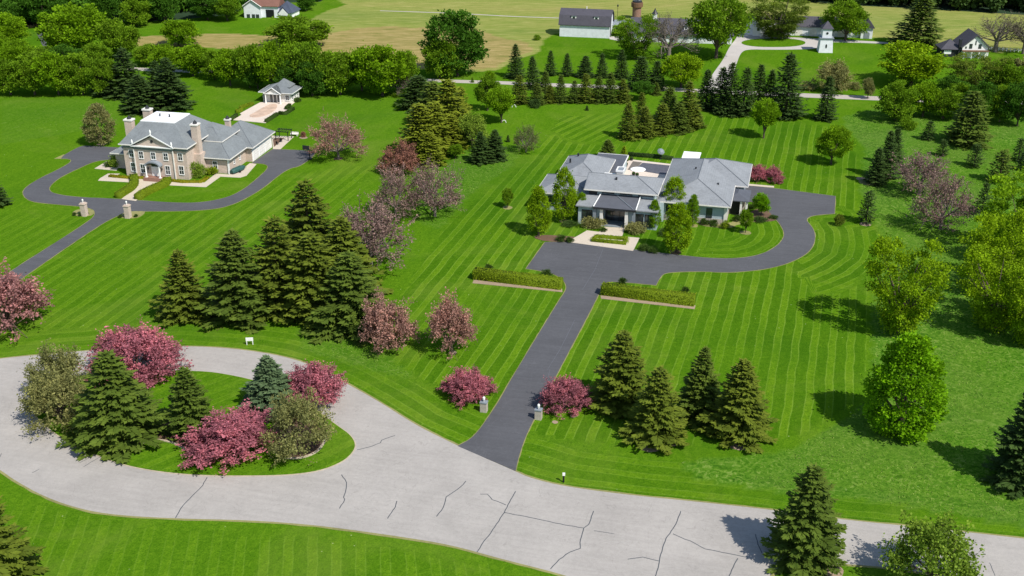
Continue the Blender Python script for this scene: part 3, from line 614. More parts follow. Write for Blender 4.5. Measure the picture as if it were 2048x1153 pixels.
# ---------------------------------------------------- stone mansion
def mansion():
    r = empty('stone_mansion', at(254, 351), R_(-12))
    tag(r, 'two storey beige stone mansion with grey hipped roofs and a flat white roof top', 'house')
    b = MB(); b.box(0, 16.1, 0, 17.4, 0, 7.75).box(3.2, 13.0, -.55, .3, .01, 7.74)
    b.box(-5.2, .2, 4.6, 15, 0, 3.8)
    b.box(15.9, 23.6, 6.0, 20, 0, 3.82).box(14.5, 25.2, 15.6, 28, .01, 3.8); b.build('wall', M['stone'], r)
    f = MB(); f.ring(0, 16.1, 0, 17.4, 6.95, 7.72, .07); f.box(3.14, 13.06, -.63, -.56, 6.95, 7.72)
    f.ring(15.9, 23.6, 6.0, 20, 3.25, 3.78, .06); f.ring(14.5, 25.2, 15.6, 28, 3.3, 3.76, .065); f.build('frieze', M['frieze'], r)
    # roofs
    x0, x1, y0, y1, z = -.6, 16.8, -.6, 18, 8.0; fx0, fx1, fy0, fy1, zt = 2.7, 11.5, 4.7, 12.8, 12.1
    m = MB(); m.add([(x0,y0,z),(x1,y0,z),(x1,y1,z),(x0,y1,z),(fx0,fy0,zt),(fx1,fy0,zt),(fx1,fy1,zt),(fx0,fy1,zt),(x0,y0,z-.2),(x1,y0,z-.2),(x1,y1,z-.2),(x0,y1,z-.2)],
        [(0,1,5,4),(1,2,6,5),(2,3,7,6),(3,0,4,7),(4,5,6,7),(8,11,10,9),(0,8,9,1),(1,9,10,2),(2,10,11,3),(3,11,8,0)])
    rf = m.build('roof', M['roof1'], r)
    tp = MB(); tp.box(fx0, fx1, fy0, fy1, zt + .01, zt + .22); tpo = tp.build('flat_roof_top', M['membrane'], r)
    for vx, vy in ((5.6, 9.0), (8.2, 8.8)): MB().lathe([(.16, zt + .22), (.16, zt + .75), (.24, zt + .76), (.24, zt + .86)], (vx, vy), 10).build('vent_pipe', M['dark'], tpo)
    m = MB(); m.hip(8.8, 24.4, 5.3, 19.6, 4.0, 9.3); o = m.build('roof', M['roof1'], r); hipcaps(8.8, 24.4, 5.3, 19.6, 4.0, 9.3, r=.07).build('ridge_cap', M['cap'], o)
    m = MB(); m.hip(13.6, 26.0, 14.9, 28.7, 3.98, 8.3); o = m.build('roof', M['roof1'], r); hipcaps(13.6, 26.0, 14.9, 28.7, 3.98, 8.3, r=.07).build('ridge_cap', M['cap'], o)
    m = MB(); m.hip(-6.0, 3.5, 3.9, 15.6, 4.0, 6.6); m.build('roof', M['roof1'], r)
    # rear right gable block of the main roof
    m = MB(); m.hip(11.5, 21.0, 9.0, 19.2, 7.0, 10.0); m.build('roof', M['roof1'], r)
    b = MB(); b.box(16.1, 20.2, 9.8, 18.6, 3.83, 6.8); b.build('upper_wall', M['stone'], r)
    g = MB(); g.ring(x0, x1, y0, y1, z - .26, z - .02, .13); g.ring(8.8, 24.4, 5.3, 19.6, 3.76, 3.985, .12); g.ring(13.6, 26.0, 14.9, 28.7, 3.72, 3.95, .115); g.ring(-6, 3.5, 3.9, 15.6, 3.75, 3.97, .12); g.ring(11.5, 21, 9, 19.2, 6.76, 6.98, .1)
    g.build('gutter', M['trim'], r)
    # pediment
    p = MB(); p.ext([(3.6, 8.02), (12.6, 8.02), (8.1, 10.35)], -.75, -.5); p.build('pediment_wall', M['stone'], r)
    q = MB(); q.add([(2.7,-1.15,8.0),(8.1,-1.15,10.75),(13.5,-1.15,8.0),(2.7,3.4,8.0),(8.1,3.4,10.75),(13.5,3.4,8.0),(2.7,-1.15,7.85),(8.1,-1.15,10.55),(13.5,-1.15,7.85),(2.7,3.4,7.85),(8.1,3.4,10.55),(13.5,3.4,7.85)],
        [(0,1,4,3),(1,2,5,4),(6,9,10,7),(7,10,11,8),(0,6,7,1),(1,7,8,2),(3,4,10,9),(4,5,11,10),(0,3,9,6),(2,8,11,5)]); q.build('pediment_roof', M['roof1'], r)
    t = MB()
    for sx in (-1, 1):
        a = (8.1 + sx * 5.5, -1.22, 7.88); c = (8.1, -1.22, 10.68)
        t.add([(a[0], -1.32, a[2]), (c[0], -1.32, c[2]), (c[0], -1.32, c[2] + .27), (a[0], -1.32, a[2] + .27), (a[0], -1.16, a[2]), (c[0], -1.16, c[2]), (c[0], -1.16, c[2] + .27), (a[0], -1.16, a[2] + .27)],
              [(0,1,2,3),(7,6,5,4),(0,4,5,1),(2,6,7,3),(0,3,7,4)] if sx < 0 else [(3,2,1,0),(4,5,6,7),(1,5,4,0),(3,7,6,2),(4,7,3,0)])
    t.box(2.7, 13.5, -1.2, -.55, 7.72, 7.96); t.build('pediment_trim', M['white'], r)
    gv = MB().lathe([(.33, 0), (.33, .12)], n=16).build('gable_vent', M['dark'], r)
    gv.location = (8.1, -.75, 9.15); gv.rotation_euler = (pi/2, 0, 0)
    for fx, fz in ((8.1, 10.8), (3.1, 8.15), (13.1, 8.15)):
        MB().lathe([(.12, fz), (.22, fz + .12), (.1, fz + .3), (.25, fz + .62), (.16, fz + .95), (.04, fz + 1.25)], (fx, -.95), 10).build('finial', M['white'], r, True)
    # chimneys
    for cx, cy, hx, hy, z0, z1 in ((0.0, 4.4, .95, .75, 0, 12.3), (.4, 12.6, .95, .75, 0, 12.6), (16.6, 5.0, .8, .85, 0, 12.0), (18.3, 18.6, .6, .5, 6, 9.4)):
        c = MB(); c.box(cx - hx, cx + hx, cy - hy, cy + hy, z0, z1)
        if cx > 16 and z0 == 0: c.box(cx - hx + .01, cx + hx + .35, cy - hy - .5, cy + hy + .5, 0, 5.2)
        co = c.build('chimney', M['stone'], r)
        k = MB(); k.box(cx - hx - .14, cx + hx + .14, cy - hy - .14, cy + hy + .14, z1 + .002, z1 + .34); k.build('chimney_cap', M['trim'], co)
        k = MB(); k.lathe([(.55, z1 + .36), (.5, z1 + .6), (.12, z1 + 1.1), (.03, z1 + 1.2)], (cx, cy), 8); k.build('chimney_pot', M['dark'], co)
    # windows
    for x, yy in ((2.0, 0), (4.8, -.55), (7.9, -.55), (11.1, -.55), (14.5, 0)): window(r, x, yy, 4.75, 1.05, 1.65)
    for x, yy in ((2.0, 0), (4.8, -.55), (11.2, -.55), (14.4, 0)): window(r, x, yy, 1.25, 1.1, 2.0)
    window(r, 20.1, 6.0, 1.1, 1.0, 1.8)
    for yy in (7.6,): window(r, 16.1, 8.3, 4.9, .5, .9, 'r', panes=False)
    window(r, 23.6, 9.0, 1.7, .6, .9, 'r', panes=False); window(r, 23.6, 12.2, 1.7, .6, .9, 'r', panes=False)
    window(r, -5.2, 9, 1.2, 1.2, 1.6, 'l')
    # entrance
    e = MB(); e.box(7.0, 8.95, -.62, -.56, .6, 3.35); d = e.build('entry_surround', M['white'], r)
    for a in (7.12, 7.99):
        dd = MB().box(a, a + .85, -.70, -.625, .62, 2.85).build('door', M['white'], r)
        for zz in (.85, 1.85): MB().box(a + .16, a + .69, -.715, -.702, zz, zz + .75).build('door_panel', M['trim'], dd)
    MB().box(7.1, 8.86, -.68, -.625, 2.95, 3.3).build('transom', M['glass'], r)
    ar = [(2.05 * cos(t), 3.35 + 1.15 * sin(t)) for t in [pi * i / 12 for i in range(13)]]; ai = [(1.7 * cos(t), 3.35 + .85 * sin(t)) for t in [pi * i / 12 for i in range(12, -1, -1)]]
    a = MB()
    n = 13; vs = []
    for yy in (-2.0, -.56):
        for x_, z_ in ar: vs.append((7.98 + x_, yy, z_))
        for x_, z_ in ai[::-1]: vs.append((7.98 + x_, yy, z_))
    fs = []
    for i in range(n - 1):
        fs += [(i+1, i, i+n, i+n+1), (2*n+i, 2*n+i+1, 3*n+i+1, 3*n+i), (i, i+1, 2*n+i+1, 2*n+i), (n+i+1, n+i, 3*n+i, 3*n+i+1)]
    fs += [(0, n, 3*n, 2*n)[::-1], (n-1, 2*n-1, 4*n-1, 3*n-1)]
    a.add(vs, fs); a.build('arched_hood', M['slate'], r)
    MB().ext([(7.98 + x_, z_) for x_, z_ in ai[::-1]], -.75, -.57).build('fanlight', M['glass'], r)
    for x in (6.25, 9.71):
        c = MB(); c.box(x - .26, x + .26, -2.1, -1.6, .6, .78); c.lathe([(.2, .78), (.18, 2.0), (.155, 3.2), (.25, 3.3), (.25, 3.36)], (x, -1.85), 14); c.build('column', M['white'], r, False)
    s = MB(); s.box(5.6, 10.4, -2.4, -.56, .0, .6); s.build('brick_landing', M['brick'], r)
    MB().box(5.8, 10.2, -2.8, -2.42, 0, .4).box(6.0, 10.0, -3.15, -2.82, 0, .2).build('brick_steps', M['brick'], r)
    for x in (6.6, 9.4): MB().lathe([(.06, 2.1), (.14, 2.2), (.16, 2.55), (.05, 2.75)], (x - .35 if x < 8 else x + .35, -.72), 8).build('wall_lantern', M['black'], r)
    # downspouts and quoin strips
    for x in (3.12, 13.1): MB().box(x - .1, x + .1, -.82, -.60, .1, 7.0).build('downspout', M['trim'] if x > 5 else M['trim'], r)
    MB().box(23.42, 23.78, 5.72, 5.98, 0, 3.75).build('downspout', M['white'], r)
    # garage doors
    MB().box(25.2, 25.28, 15.9, 27.8, 0, 3.2).build('garage_front', M['white'], r)
    for y in (16.3, 20.0, 23.7):
        g = MB().box(25.285, 25.36, y, y + 3.2, .06, 2.7).build('garage_door', M['white'], r)
        l = MB()
        for k in range(4):
            for j in range(4): l.box(25.362, 25.385, y + .15 + j * .76, y + .75 + j * .76, .2 + k * .63, .66 + k * .63)
        l.build('door_panel', M['trim'], g)
mansion()
# ---------------------------------------------------- pool pavilion
def pavilion():
    A = at(527, 204); r = empty('pool_pavilion', A, R_(-12))
    tag(r, 'small cream pool pavilion with grey roof and columned pediment beside the tan pool terrace', 'pavilion')
    MB().box(0, 7.6, 0, 6.5, 0, 3.4).build('wall', M['trim'], r)
    MB().hip(-.8, 8.4, -.8, 7.3, 3.5, 5.6).build('roof', M['roof1'], r)
    MB().hip(2.6, 7.0, 1.6, 5.8, 4.75, 7.0).build('roof', M['roof1'], r)
    MB().ring(-.8, 8.4, -.8, 7.3, 3.28, 3.49, .1).build('gutter', M['white'], r)
    p = MB(); p.ext([(1.5, 3.45), (5.1, 3.45), (3.3, 4.85)], -1.6, -1.35); p.build('pediment_wall', M['trim'], r)
    q = MB(); q.add([(1.0,-1.9,3.4),(3.3,-1.9,5.3),(5.6,-1.9,3.4),(1.0,2,3.4),(3.3,2,5.3),(5.6,2,3.4)], [(0,1,4,3),(1,2,5,4),(3,4,1,0),(4,5,2,1)]); q.build('pediment_roof', M['roof1'], r)
    t = MB()
    for s in (-1, 1): t.tube((3.3 + s * 2.35, -1.93, 3.36), (3.3, -1.93, 5.3), .13, n=6)
    t.box(1.0, 5.6, -1.9, -1.3, 3.2, 3.42); t.build('pediment_trim', M['white'], r)
    for x in (1.3, 5.3): MB().lathe([(.25, 0), (.25, .2), (.2, .22), (.17, 3.0), (.26, 3.18)], (x, -1.6), 12).build('column', M['white'], r)
    for x in (2.3, 3.3, 4.3, .5): MB().box(x - .32, x + .32, -.07, -.01, .1, 2.6).build('french_door', M['glass'], r)
    for y in (1.2, 3.2, 5.2): window(r, 7.6, y, 1.0, .7, 1.5, 'r', panes=False)
    window(r, 6.7, 0, 1.0, .9, 1.5)
    r.scale = (1.12, 1.0, .9)
pavilion()
# ---------------------------------------------------- low grey house
def ranch():
    r = empty('low_grey_house', at(1188, 470), R_(-14))
    tag(r, 'wide low house with pale grey hipped roofs, dark entry canopy and blue-grey siding', 'house')
    W = MB()
    W.box(-4.5, .6, 5.6, 12, 0, 4.3).box(5.9, 12.3, 5.6, 12, 0, 4.3).box(.6, 5.9, 8.6, 12, .01, 4.29)
    W.box(-3.0, 10.9, 9.6, 18.4, .0, 6.6)
    W.box(12.3, 26.2, 12.3, 40, 0, 4.3).box(14.8, 28.9, 26.2, 40.2, .01, 4.35)
    W.box(-14.2, -4.0, 12.2, 22, 0, 4.1).box(-12.2, -2.4, 21, 36.4, .01, 4.1); W.box(-4, 13, 11, 20, 0.02, 4.2)
    W.build('wall', M['teal'], r)
    b = MB(); b.box(12.22, 26.28, 12.14, 12.28, 0, 1.2).box(26.22, 26.36, 12.2, 20, 0, 1.2); b.build('stone_base', M['stone2'], r)
    MB().box(25.7, 26.34, 12.05, 12.13, 0, 4.1).build('corner_pier', M['trim'], r)
    def roof(x0, x1, y0, y1, z, zr, **k):
        ro = MB().hip(x0, x1, y0, y1, z, zr, **k).build('roof', M['roof2'], r)
        MB().ring(x0, x1, y0, y1, z - .30, z - .03, .1).build('gutter', M['trim'], ro)
        hipcaps(x0, x1, y0, y1, z, zr, k.get('gable', '')).build('ridge_cap', M['cap'], ro)
        return ro
    mid = roof(-3.9, 11.9, 8.7, 19.4, 6.85, 8.75, gable='l')
    MB().ext([(8.75, 6.8), (19.35, 6.8), (14.05, 8.65)], -3.7, -3.5, 'x').build('gable_wall', M['teal'], r)
    roof(11.4, 27.0, 11.3, 40.9, 4.55, 7.55)
    roof(14.0, 29.8, 25.3, 41.2, 4.5, 7.8)
    roof(-15.1, -3.0, 11.3, 23.5, 4.3, 6.6)
    roof(-13.0, -1.8, 20.0, 37.5, 4.35, 7.0)
    # hip caps and a few roof vents
    for x, y, z in ((18.0, 27, 7.2), (-10, 33.5, 6.2), (-11.2, 30, 5.9), (2.4, 12.4, 8.4), (23.5, 21.0, 6.0)):
        MB().box(x - .18, x + .18, y - .18, y + .18, z - .6, z + .28).build('roof_vent', M['dark'], r)
    # clerestory windows
    for x in (-.2, 3.7, 7.6): MB().box(x, x + 2.7, 9.5, 9.59, 5.85, 6.35).build('clerestory_window', M['glass'], r)
    MB().box(10.4, 10.8, 9.5, 9.59, 5.8, 6.3).build('clerestory_window', M['glass'], r)
    MB().box(-3.0, -1.2, 9.5, 9.59, 4.9, 6.5).build('dark_panel', M['dark'], r)
    # canopy
    def slope(name, x0, x1, xt0, xt1, y0, y1, z0, z1, mat, th=.22):
        m = MB(); m.add([(x0,y0,z0),(x1,y0,z0),(xt1,y1,z1),(xt0,y1,z1),(x0,y0,z0-th),(x1,y0,z0-th),(xt1,y1,z1-th),(xt0,y1,z1-th)],
                        [(0,1,2,3),(7,6,5,4),(0,4,5,1),(1,5,6,2),(2,6,7,3),(3,7,4,0)]); return m.build(name, M[mat], r)
    slope('canopy_roof', -1.1, 7.9, -.3, 8.1, 4.6, 9.55, 4.45, 5.75, 'metalroof')
    slope('lower_roof', -5.0, -1.15, -4.2, -.4, 5.0, 9.5, 4.30, 5.45, 'roof2'); slope('lower_roof', 7.95, 12.6, 8.15, 12.4, 5.0, 9.5, 4.30, 5.45, 'roof2')
    for a, c in (((-1.12, 4.55, 4.55), (-.35, 9.5, 5.85)), ((7.92, 4.55, 4.55), (8.12, 9.5, 5.85))): MB().tube(a, c, .13, n=6).build('canopy_trim', M['white'], r)
    MB().tube((2.9, 9.4, 5.8), (7.3, 4.75, 4.58), .08, n=6).build('canopy_trim', M['slate'], r)
    MB().box(-1.1, 7.9, 4.5, 4.6, 4.0, 4.44).build('canopy_fascia', M['dark'], r)
    for x in (-.9, .55, 5.9, 7.4): MB().box(x - .3, x + .35, 4.9, 5.58, 0, 4.2).build('entry_pier', M['trim'] if 0 < x < 7 else M['slate'], r)
    MB().box(.95, 5.55, 8.5, 8.58, .15, 3.7).build('entry_glazing', M['glass'], r)
    fr = MB()
    for x in (.95, 2.45, 4.0, 5.5): fr.box(x - .05, x + .05, 8.40, 8.49, .15, 3.7)
    fr.box(.95, 5.55, 8.41, 8.48, 2.7, 2.8); fr.build('entry_frame', M['dark'], r)
    MB().box(.7, 5.8, 5.2, 8.4, 0, .14).build('entry_step', M['slate'], r)
    for x, w_ in ((-2.6, 1.9), (8.4, 1.9), (10.6, 1.4)): window(r, x, 5.6, .6, w_, 2.6, 'f', 'dark')
    for x in (14.0, 18.6, 22.6): window(r, x, 12.3, 1.45, 1.0, 1.9, 'f', 'teal' if 0 else 'dark')
    for x in (-12, -9, -6.2): window(r, x, 12.2, 1.2, 1.2, 1.9, 'f', 'dark')
    for y in (15, 19): window(r, -14.2, y, 1.2, 1.4, 1.9, 'l', 'dark')
    for y in (25, 30, 34): window(r, -12.2, y, 1.2, 1.4, 1.9, 'l', 'dark')
    for y in (29, 33, 37): MB().box(28.91, 28.98, y - 1.3, y + 1.3, 0, 2.6).build('garage_door', M['slate'], r)
    # side porch with dark metal roof
    W = MB(); W.box(26.2, 29.6, 19.2, 25.5, 0, 3.3); W.build('porch_wall', M['stone2'], r)
    m = MB().hip(25.4, 30.6, 17.6, 25.2, 3.75, 4.7).build('porch_roof', M['metalroof'], r)
    MB().box(26.6, 28.6, 19.1, 19.19, .1, 3.0).build('porch_opening', M['black'], r)
    for x in (28.9, 30.1): MB().box(x - .22, x + .22, 17.9, 18.4, 0, 3.5).build('porch_pier', M['trim'], r)
    # flat dark links at the back, edged in white
    m = MB(); m.box(-6.6, .1, 40.2, 43.2, 0.03, 3.2).box(-3.2, .1, 30.8, 40.19, 0.03, 3.2); m.build('link_wall', M['teal'], r)
    m = MB(); m.box(-7.0, .3, 40.0, 43.6, 3.25, 3.55).box(-3.5, .3, 30.4, 39.99, 3.25, 3.54); m.build('flat_roof', M['metalroof'], r)
    m = MB(); m.box(.31, .45, 30.3, 43.7, 3.2, 3.62).box(-3.64, -3.51, 30.3, 39.9, 3.2, 3.62).box(-7, .3, 43.61, 43.74, 3.2, 3.62); m.build('roof_edge', M['white'], r)
    # roof terrace well and white framed chimney behind the ridge
    c = MB(); c.box(1.4, 2.8, 18.9, 21.4, 0.04, 7.9); co = c.build('chimney', M['trim'], r)
    MB().ring(1.4, 2.8, 18.9, 21.4, 7.7, 8.1, .18).build('chimney_cap', M['white'], co)
    MB().box(1.5, 2.7, 19.0, 21.3, 7.91, 7.98).build('chimney_top', M['slate'], co)
    MB().box(-1.6, .9, 19.9, 21.0, 6, 6.6).build('vent_housing', M['white'], r)
ranch()
fo = at(1188, 470); FA = R_(-14)
def rl(x, y): return (fo[0] + x * cos(FA) - y * sin(FA), fo[1] + x * sin(FA) + y * cos(FA))
# ---------------------------------------------------- farm buildings
def dormer(r, x, y, z, w_=1.7, h=1.5, d=2.2):
    o = MB().box(x - w_/2, x + w_/2, y, y + d, z, z + h).build('dormer', M['white'], r)
    MB().box(x - w_*.26, x + w_*.26, y - .06, y - .01, z + .35, z + h - .25).build('pane', M['glass'], o)
    m = MB(); m.add([(x-w_*.62,y-.2,z+h),(x+w_*.62,y-.2,z+h),(x+w_*.62,y+d,z+h+.25),(x-w_*.62,y+d,z+h+.25),(x-w_*.62,y-.2,z+h+.12),(x+w_*.62,y-.2,z+h+.12),(x+w_*.62,y+d,z+h+.37),(x-w_*.62,y+d,z+h+.37)],
        [(3,2,1,0),(4,5,6,7),(0,1,5,4),(1,2,6,5),(2,3,7,6),(3,0,4,7)]); m.build('dormer_roof', M['barnroof'], o)
def barn():
    r = empty('white_barn', at(1119, 73), R_(-11.5)); L = 18.0; D = 9.2
    tag(r, 'white gambrel roofed barn with two small dormers at the edge of the hay field', 'barn')
    MB().box(0, L, 0, D, 0, 4.5).build('wall', M['whiteboard'], r)
    pr = [(-.5, 4.35), (.9, 7.6), (D/2, 9.3), (D - .9, 7.6), (D + .5, 4.35)]
    m = MB(); n = 5; vs = []
    for x in (-.4, L + .5):
        for y, z in pr: vs.append((x, y, z))
        for y, z in pr: vs.append((x, y, z - .25))
    fs = [(i, i+10, i+11, i+1) for i in range(4)] + [(i+6, i+16, i+15, i+5) for i in range(4)] + [(i, i+1, i+6, i+5) for i in range(4)] + [(i+15, i+16, i+11, i+10) for i in range(4)] + [(0,5,15,10), (4,14,19,9)]
    m.add(vs, fs); m.build('roof', M['barnroof'], r)
    for x in (0, L - .2): MB().ext([(.02, 4.45), (1.0, 7.4), (D/2, 9.0), (D - 1.0, 7.4), (D - .02, 4.45)], x, x + .2, 'x').build('gable_wall', M['whiteboard'], r)
    dormer(r, 5.0, .45, 5.9); dormer(r, 13.1, .45, 5.9)
    MB().box(L + .01, L + .08, 1.2, 3.0, 0, 3.8).build('barn_door', M['black'], r)
    MB().lathe([(.2, 9.2), (.15, 9.9), (.05, 10.2)], (L * .5, D / 2), 8).build('roof_vent', M['trim'], r)
barn()
def longbarn():
    r = empty('long_stable', at(1262, 83), R_(-8)); L, D = 35.0, 13
    tag(r, 'long low white stable with dark grey roof, behind trees right of the gambrel barn', 'stable')
    MB().box(0, L, 0, D, 0, 3.0).build('wall', M['whiteboard'], r)
    MB().hip(-.6, L + .6, -.8, D + .8, 3.1, 7.2, gable='lr').build('roof', M['barnroof'], r)
    for x in (0, L - .25): MB().ext([(.0, 3.0), (D, 3.0), (D / 2, 6.75)], x, x + .2, 'x').build('gable_wall', M['whiteboard'], r)
    for i in range(8): MB().box(2 + i * 4.1, 3.3 + i * 4.1, -.07, -.01, .1 if i % 2 else 1, 2.3).build('stable_door', M['slate'], r)
    MB().box(7.0, 8.6, D/2 - .8, D/2 + .8, 6.6, 8.6).build('cupola', M['white'], r)
    MB().lathe([(1.2, 8.6), (.7, 9.2), (.35, 9.8), (.06, 10.6)], (7.8, D/2), 8).build('cupola_roof', M['dark'], r)
    for x in (19, 27): dormer(r, x, 1.2, 4.3, 1.4, 1.2, 2)
    # low link towards the barn
    MB().box(-8, -.7, 13.5, 17, 0, 2.6).build('link_wall', M['whiteboard'], r)
    MB().hip(-8.5, -.5, 13, 17.5, 2.7, 4.3, gable='lr').build('link_roof', M['slate'], r)
longbarn()
def silo():
    r = empty('brick_silo', at(1273, 37)); r.scale = (.8, .8, .82); tag(r, 'round brown brick silo with a wooden platform and small pale dome on top', 'silo')
    MB().lathe([(2.1, 0), (2.1, 5.2)], n=20).build('shaft', M['brick'], r)
    MB().lathe([(2.5, 5.2), (2.8, 5.4), (2.8, 7.4), (2.6, 7.5)], n=20).build('platform', M['brown'], r)
    MB().lathe([(2.3, 7.5), (2.3, 8.2)], n=20).build('cap', M['dark'], r)
    MB().lathe([(.7, 8.2), (.75, 8.8), (.5, 9.3), (.1, 9.5)], (.8, 0), 12).build('dome', M['slate'], r)
silo()
def courthouse():
    r = empty('white_coach_house', at(1490, 70), R_(-9))
    tag(r, 'long white coach house with gabled end and arched openings behind the oval lawn', 'coach house')
    MB().box(0, 12, 0, 9, 0, 4.2).box(12, 40.5, 1.5, 8.5, 0, 3.3).box(40.5, 44.5, .2, 8.8, 0, 3.8).build('wall', M['whiteboard'], r)
    MB().ext([(0.02, 4.2), (7.5, 4.2), (3.7, 7.4)], -.02, .25).build('gable_wall', M['whiteboard'], r)
    q = MB(); q.ext([(-.5, 4.0), (3.7, 7.75), (8.0, 4.0), (7.6, 4.0), (3.7, 7.45), (-.1, 4.0)], -.5, 9.4); q.build('roof', M['barnroof'], r)
    MB().hip(7, 41, .8, 9.2, 3.4, 6.4, gable='lr').build('roof', M['barnroof'], r)
    MB().hip(40.1, 45.0, -.4, 9.4, 3.95, 7.0, gable='fb').build('roof', M['barnroof'], r)
    MB().ext([(40.6, 3.8), (44.4, 3.8), (42.5, 6.2)], .2, .4).build('gable_wall', M['whiteboard'], r)
    p = MB(); p.box(2.6, 6.2, -1.6, .0, 0, 3.2); p.ext([(2.5, 3.2), (6.3, 3.2), (4.4, 4.6)], -1.6, -.03); p.build('entry_porch', M['white'], r)
    MB().box(4.0, 4.9, -1.68, -1.61, 1.9, 3.1).build('arched_window', M['glass'], r)
    o = MB().lathe([(.35, 0), (.35, .1)], n=14).build('round_window', M['glass'], r); o.location = (3.7, -.02, 5.6); o.rotation_euler = (pi/2, 0, 0)
    for x in (14.5, 19, 24, 29, 34):
        a = [(x + 1.3 * cos(t), 1.6 + 1.0 * sin(t)) for t in [pi * i / 8 for i in range(9)]] + [(x - 1.3, 0.05), (x + 1.3, .05)]
        MB().ext(a, 1.40, 1.49).build('arched_door', M['trim'], r)
    a = [(42.5 + 1.0 * cos(t), 1.7 + .8 * sin(t)) for t in [pi * i / 8 for i in range(9)]] + [(41.5, 0.05), (43.5, .05)]
    MB().ext(a, .1, .19).build('arched_door', M['slate'], r)
courthouse()
def belltower():
    r = empty('bell_tower', at(1637, 106), R_(-5)); r.location.x += .1
    tag(r, 'two stage square white tower with a dark pyramid roof standing on the lawn', 'tower')
    MB().add([(-.1,0,0),(4.6,0,0),(4.6,4.4,0),(-.1,4.4,0),(.25,.3,4.7),(4.25,.3,4.7),(4.25,4.1,4.7),(.25,4.1,4.7)], [(0,3,2,1),(4,5,6,7),(0,1,5,4),(1,2,6,5),(2,3,7,6),(3,0,4,7)]).build('lower_stage', M['whitesid'], r)
    MB().box(-.1, 4.6, -.05, 4.45, 4.71, 4.98).build('belt_course', M['slate'], r)
    MB().box(.7, 3.8, .6, 3.8, 4.99, 8.0).build('upper_stage', M['whitesid'], r)
    MB().hip(.3, 4.2, .2, 4.2, 8.1, 10.4).build('roof', M['barnroof'], r)
    for z, s, w_ in ((2.2, .75, .28), (6.5, .42, .42)):
        m = MB(); n = 14; vs = [(2.25 + w_ * cos(2*pi*i/n), (.08 if z < 4 else .52), z + s * sin(2*pi*i/n)) for i in range(n)] + [(2.25 + w_ * cos(2*pi*i/n), .3 if z < 4 else .62, z + s * sin(2*pi*i/n)) for i in range(n)]
        m.add(vs, [tuple(range(n)), tuple(range(2*n-1, n-1, -1))] + [(i, i+n, (i+1)%n+n, (i+1)%n) for i in range(n)]); m.build('oval_window', M['glass'], r)
belltower()
def cottage():
    r = empty('gabled_cottage', at(1922, 116), R_(-3))
    tag(r, 'black and white cottage with steep dark gable and a low dark wing on its left', 'cottage')
    MB().box(0, 8.2, 0, 9, 0, 4.2).build('wall', M['white'], r)
    MB().ext([(0, 4.2), (8.2, 4.2), (4.1, 7.3)], .01, .3).build('gable_wall', M['white'], r)
    q = MB(); q.ext([(-.7, 3.6), (4.1, 7.9), (8.9, 3.6), (8.5, 3.5), (4.1, 7.5), (-.3, 3.5)], -.6, 9.6); q.build('roof', M['barnroof'], r)
    for x, z, w_, h in ((2.6, 3.4, 1.0, 1.6), (5.6, 3.4, 1.0, 1.5), (1.1, 3.4, .5, .7), (4.1, 4.6, .35, 1.5)): MB().box(x - w_/2, x + w_/2, -.07, -.01, z - .3, z - .3 + h).build('window', M['glass'], r)
    MB().box(-.2, 8.4, -1.6, -.02, 2.35, 2.6).build('balcony', M['brown'], r)
    for x in (.3, 2.8, 5.2, 8.0): MB().box(x - .15, x + .15, -1.5, -1.2, 0, 2.34).build('post', M['white'], r)
    MB().box(-6.2, -.1, 1, 7, 0, 2.6).build('wing_wall', M['dark'], r)
    MB().hip(-6.8, .4, .4, 7.6, 2.7, 5.4).build('wing_roof', M['barnroof'], r)
    MB().box(-5.6, -3.2, .9, .98, 1.0, 2.2).build('window', M['white'], r)
    MB().box(-1.1, -.3, .5, 1.4, 0, 6.0).build('chimney', M['dark'], r)
cottage()
def farmhouse():
    r = empty('red_roofed_farmhouse', at(489, 36), R_(-6))
    tag(r, 'pale grey farmhouse with rusty red roof and dark garage beyond the brown field', 'house')
    MB().box(0, 6.6, 0, 8, 0, 4.6).box(6.6, 13.0, 1.5, 9, 0, 4.3).build('wall', M['whitesid'], r)
    MB().ext([(0, 4.6), (6.6, 4.6), (3.3, 6.6)], .01, .25).build('gable_wall', M['whitesid'], r)
    q = MB(); q.ext([(-.6, 4.3), (3.3, 7.0), (7.2, 4.3), (6.9, 4.2), (3.3, 6.65), (-.3, 4.2)], -.5, 9); q.build('roof', M['redroof'], r)
    MB().hip(3.3, 13.6, .9, 9.6, 4.4, 7.4, gable='r').build('roof', M['redroof'], r)
    t = MB()
    for s in (-1, 1): t.tube((3.3 + s * 3.9, -.55, 4.3), (3.3, -.55, 6.95), .14, n=6)
    t.build('gable_trim', M['white'], r)
    MB().box(8.2, 11.4, 1.4, 1.49, 0, 3.0).build('garage_opening', M['black'], r)
    for x in (1.0, 3.0, 4.6): MB().box(x, x + 1.3, -.07, -.01, 0, 1.4).build('window', M['glass'], r)
farmhouse()
def bluehouse():
    r = empty('blue_roofed_house', at(553, 34), R_(-14))
    tag(r, 'white house with steep dark blue roofs partly hidden right of the red roofed farmhouse', 'house')
    MB().box(0, 6.5, 0, 7, 0, 1.8).build('wall', M['white'], r)
    MB().hip(-.5, 7.0, -.6, 7.6, 1.9, 5.6, gable='lr').build('roof', M['blueroof'], r)
    q = MB(); q.ext([(1.2, 1.8), (3.6, 4.3), (6.0, 1.8)], -1.6, 3); q.build('roof', M['blueroof'], r)
    MB().ext([(1.6, 1.0), (5.6, 1.0), (5.6, 1.6), (3.6, 3.6), (1.6, 1.6)], -1.72, -1.62).build('gable_wall', M['white'], r)
bluehouse()
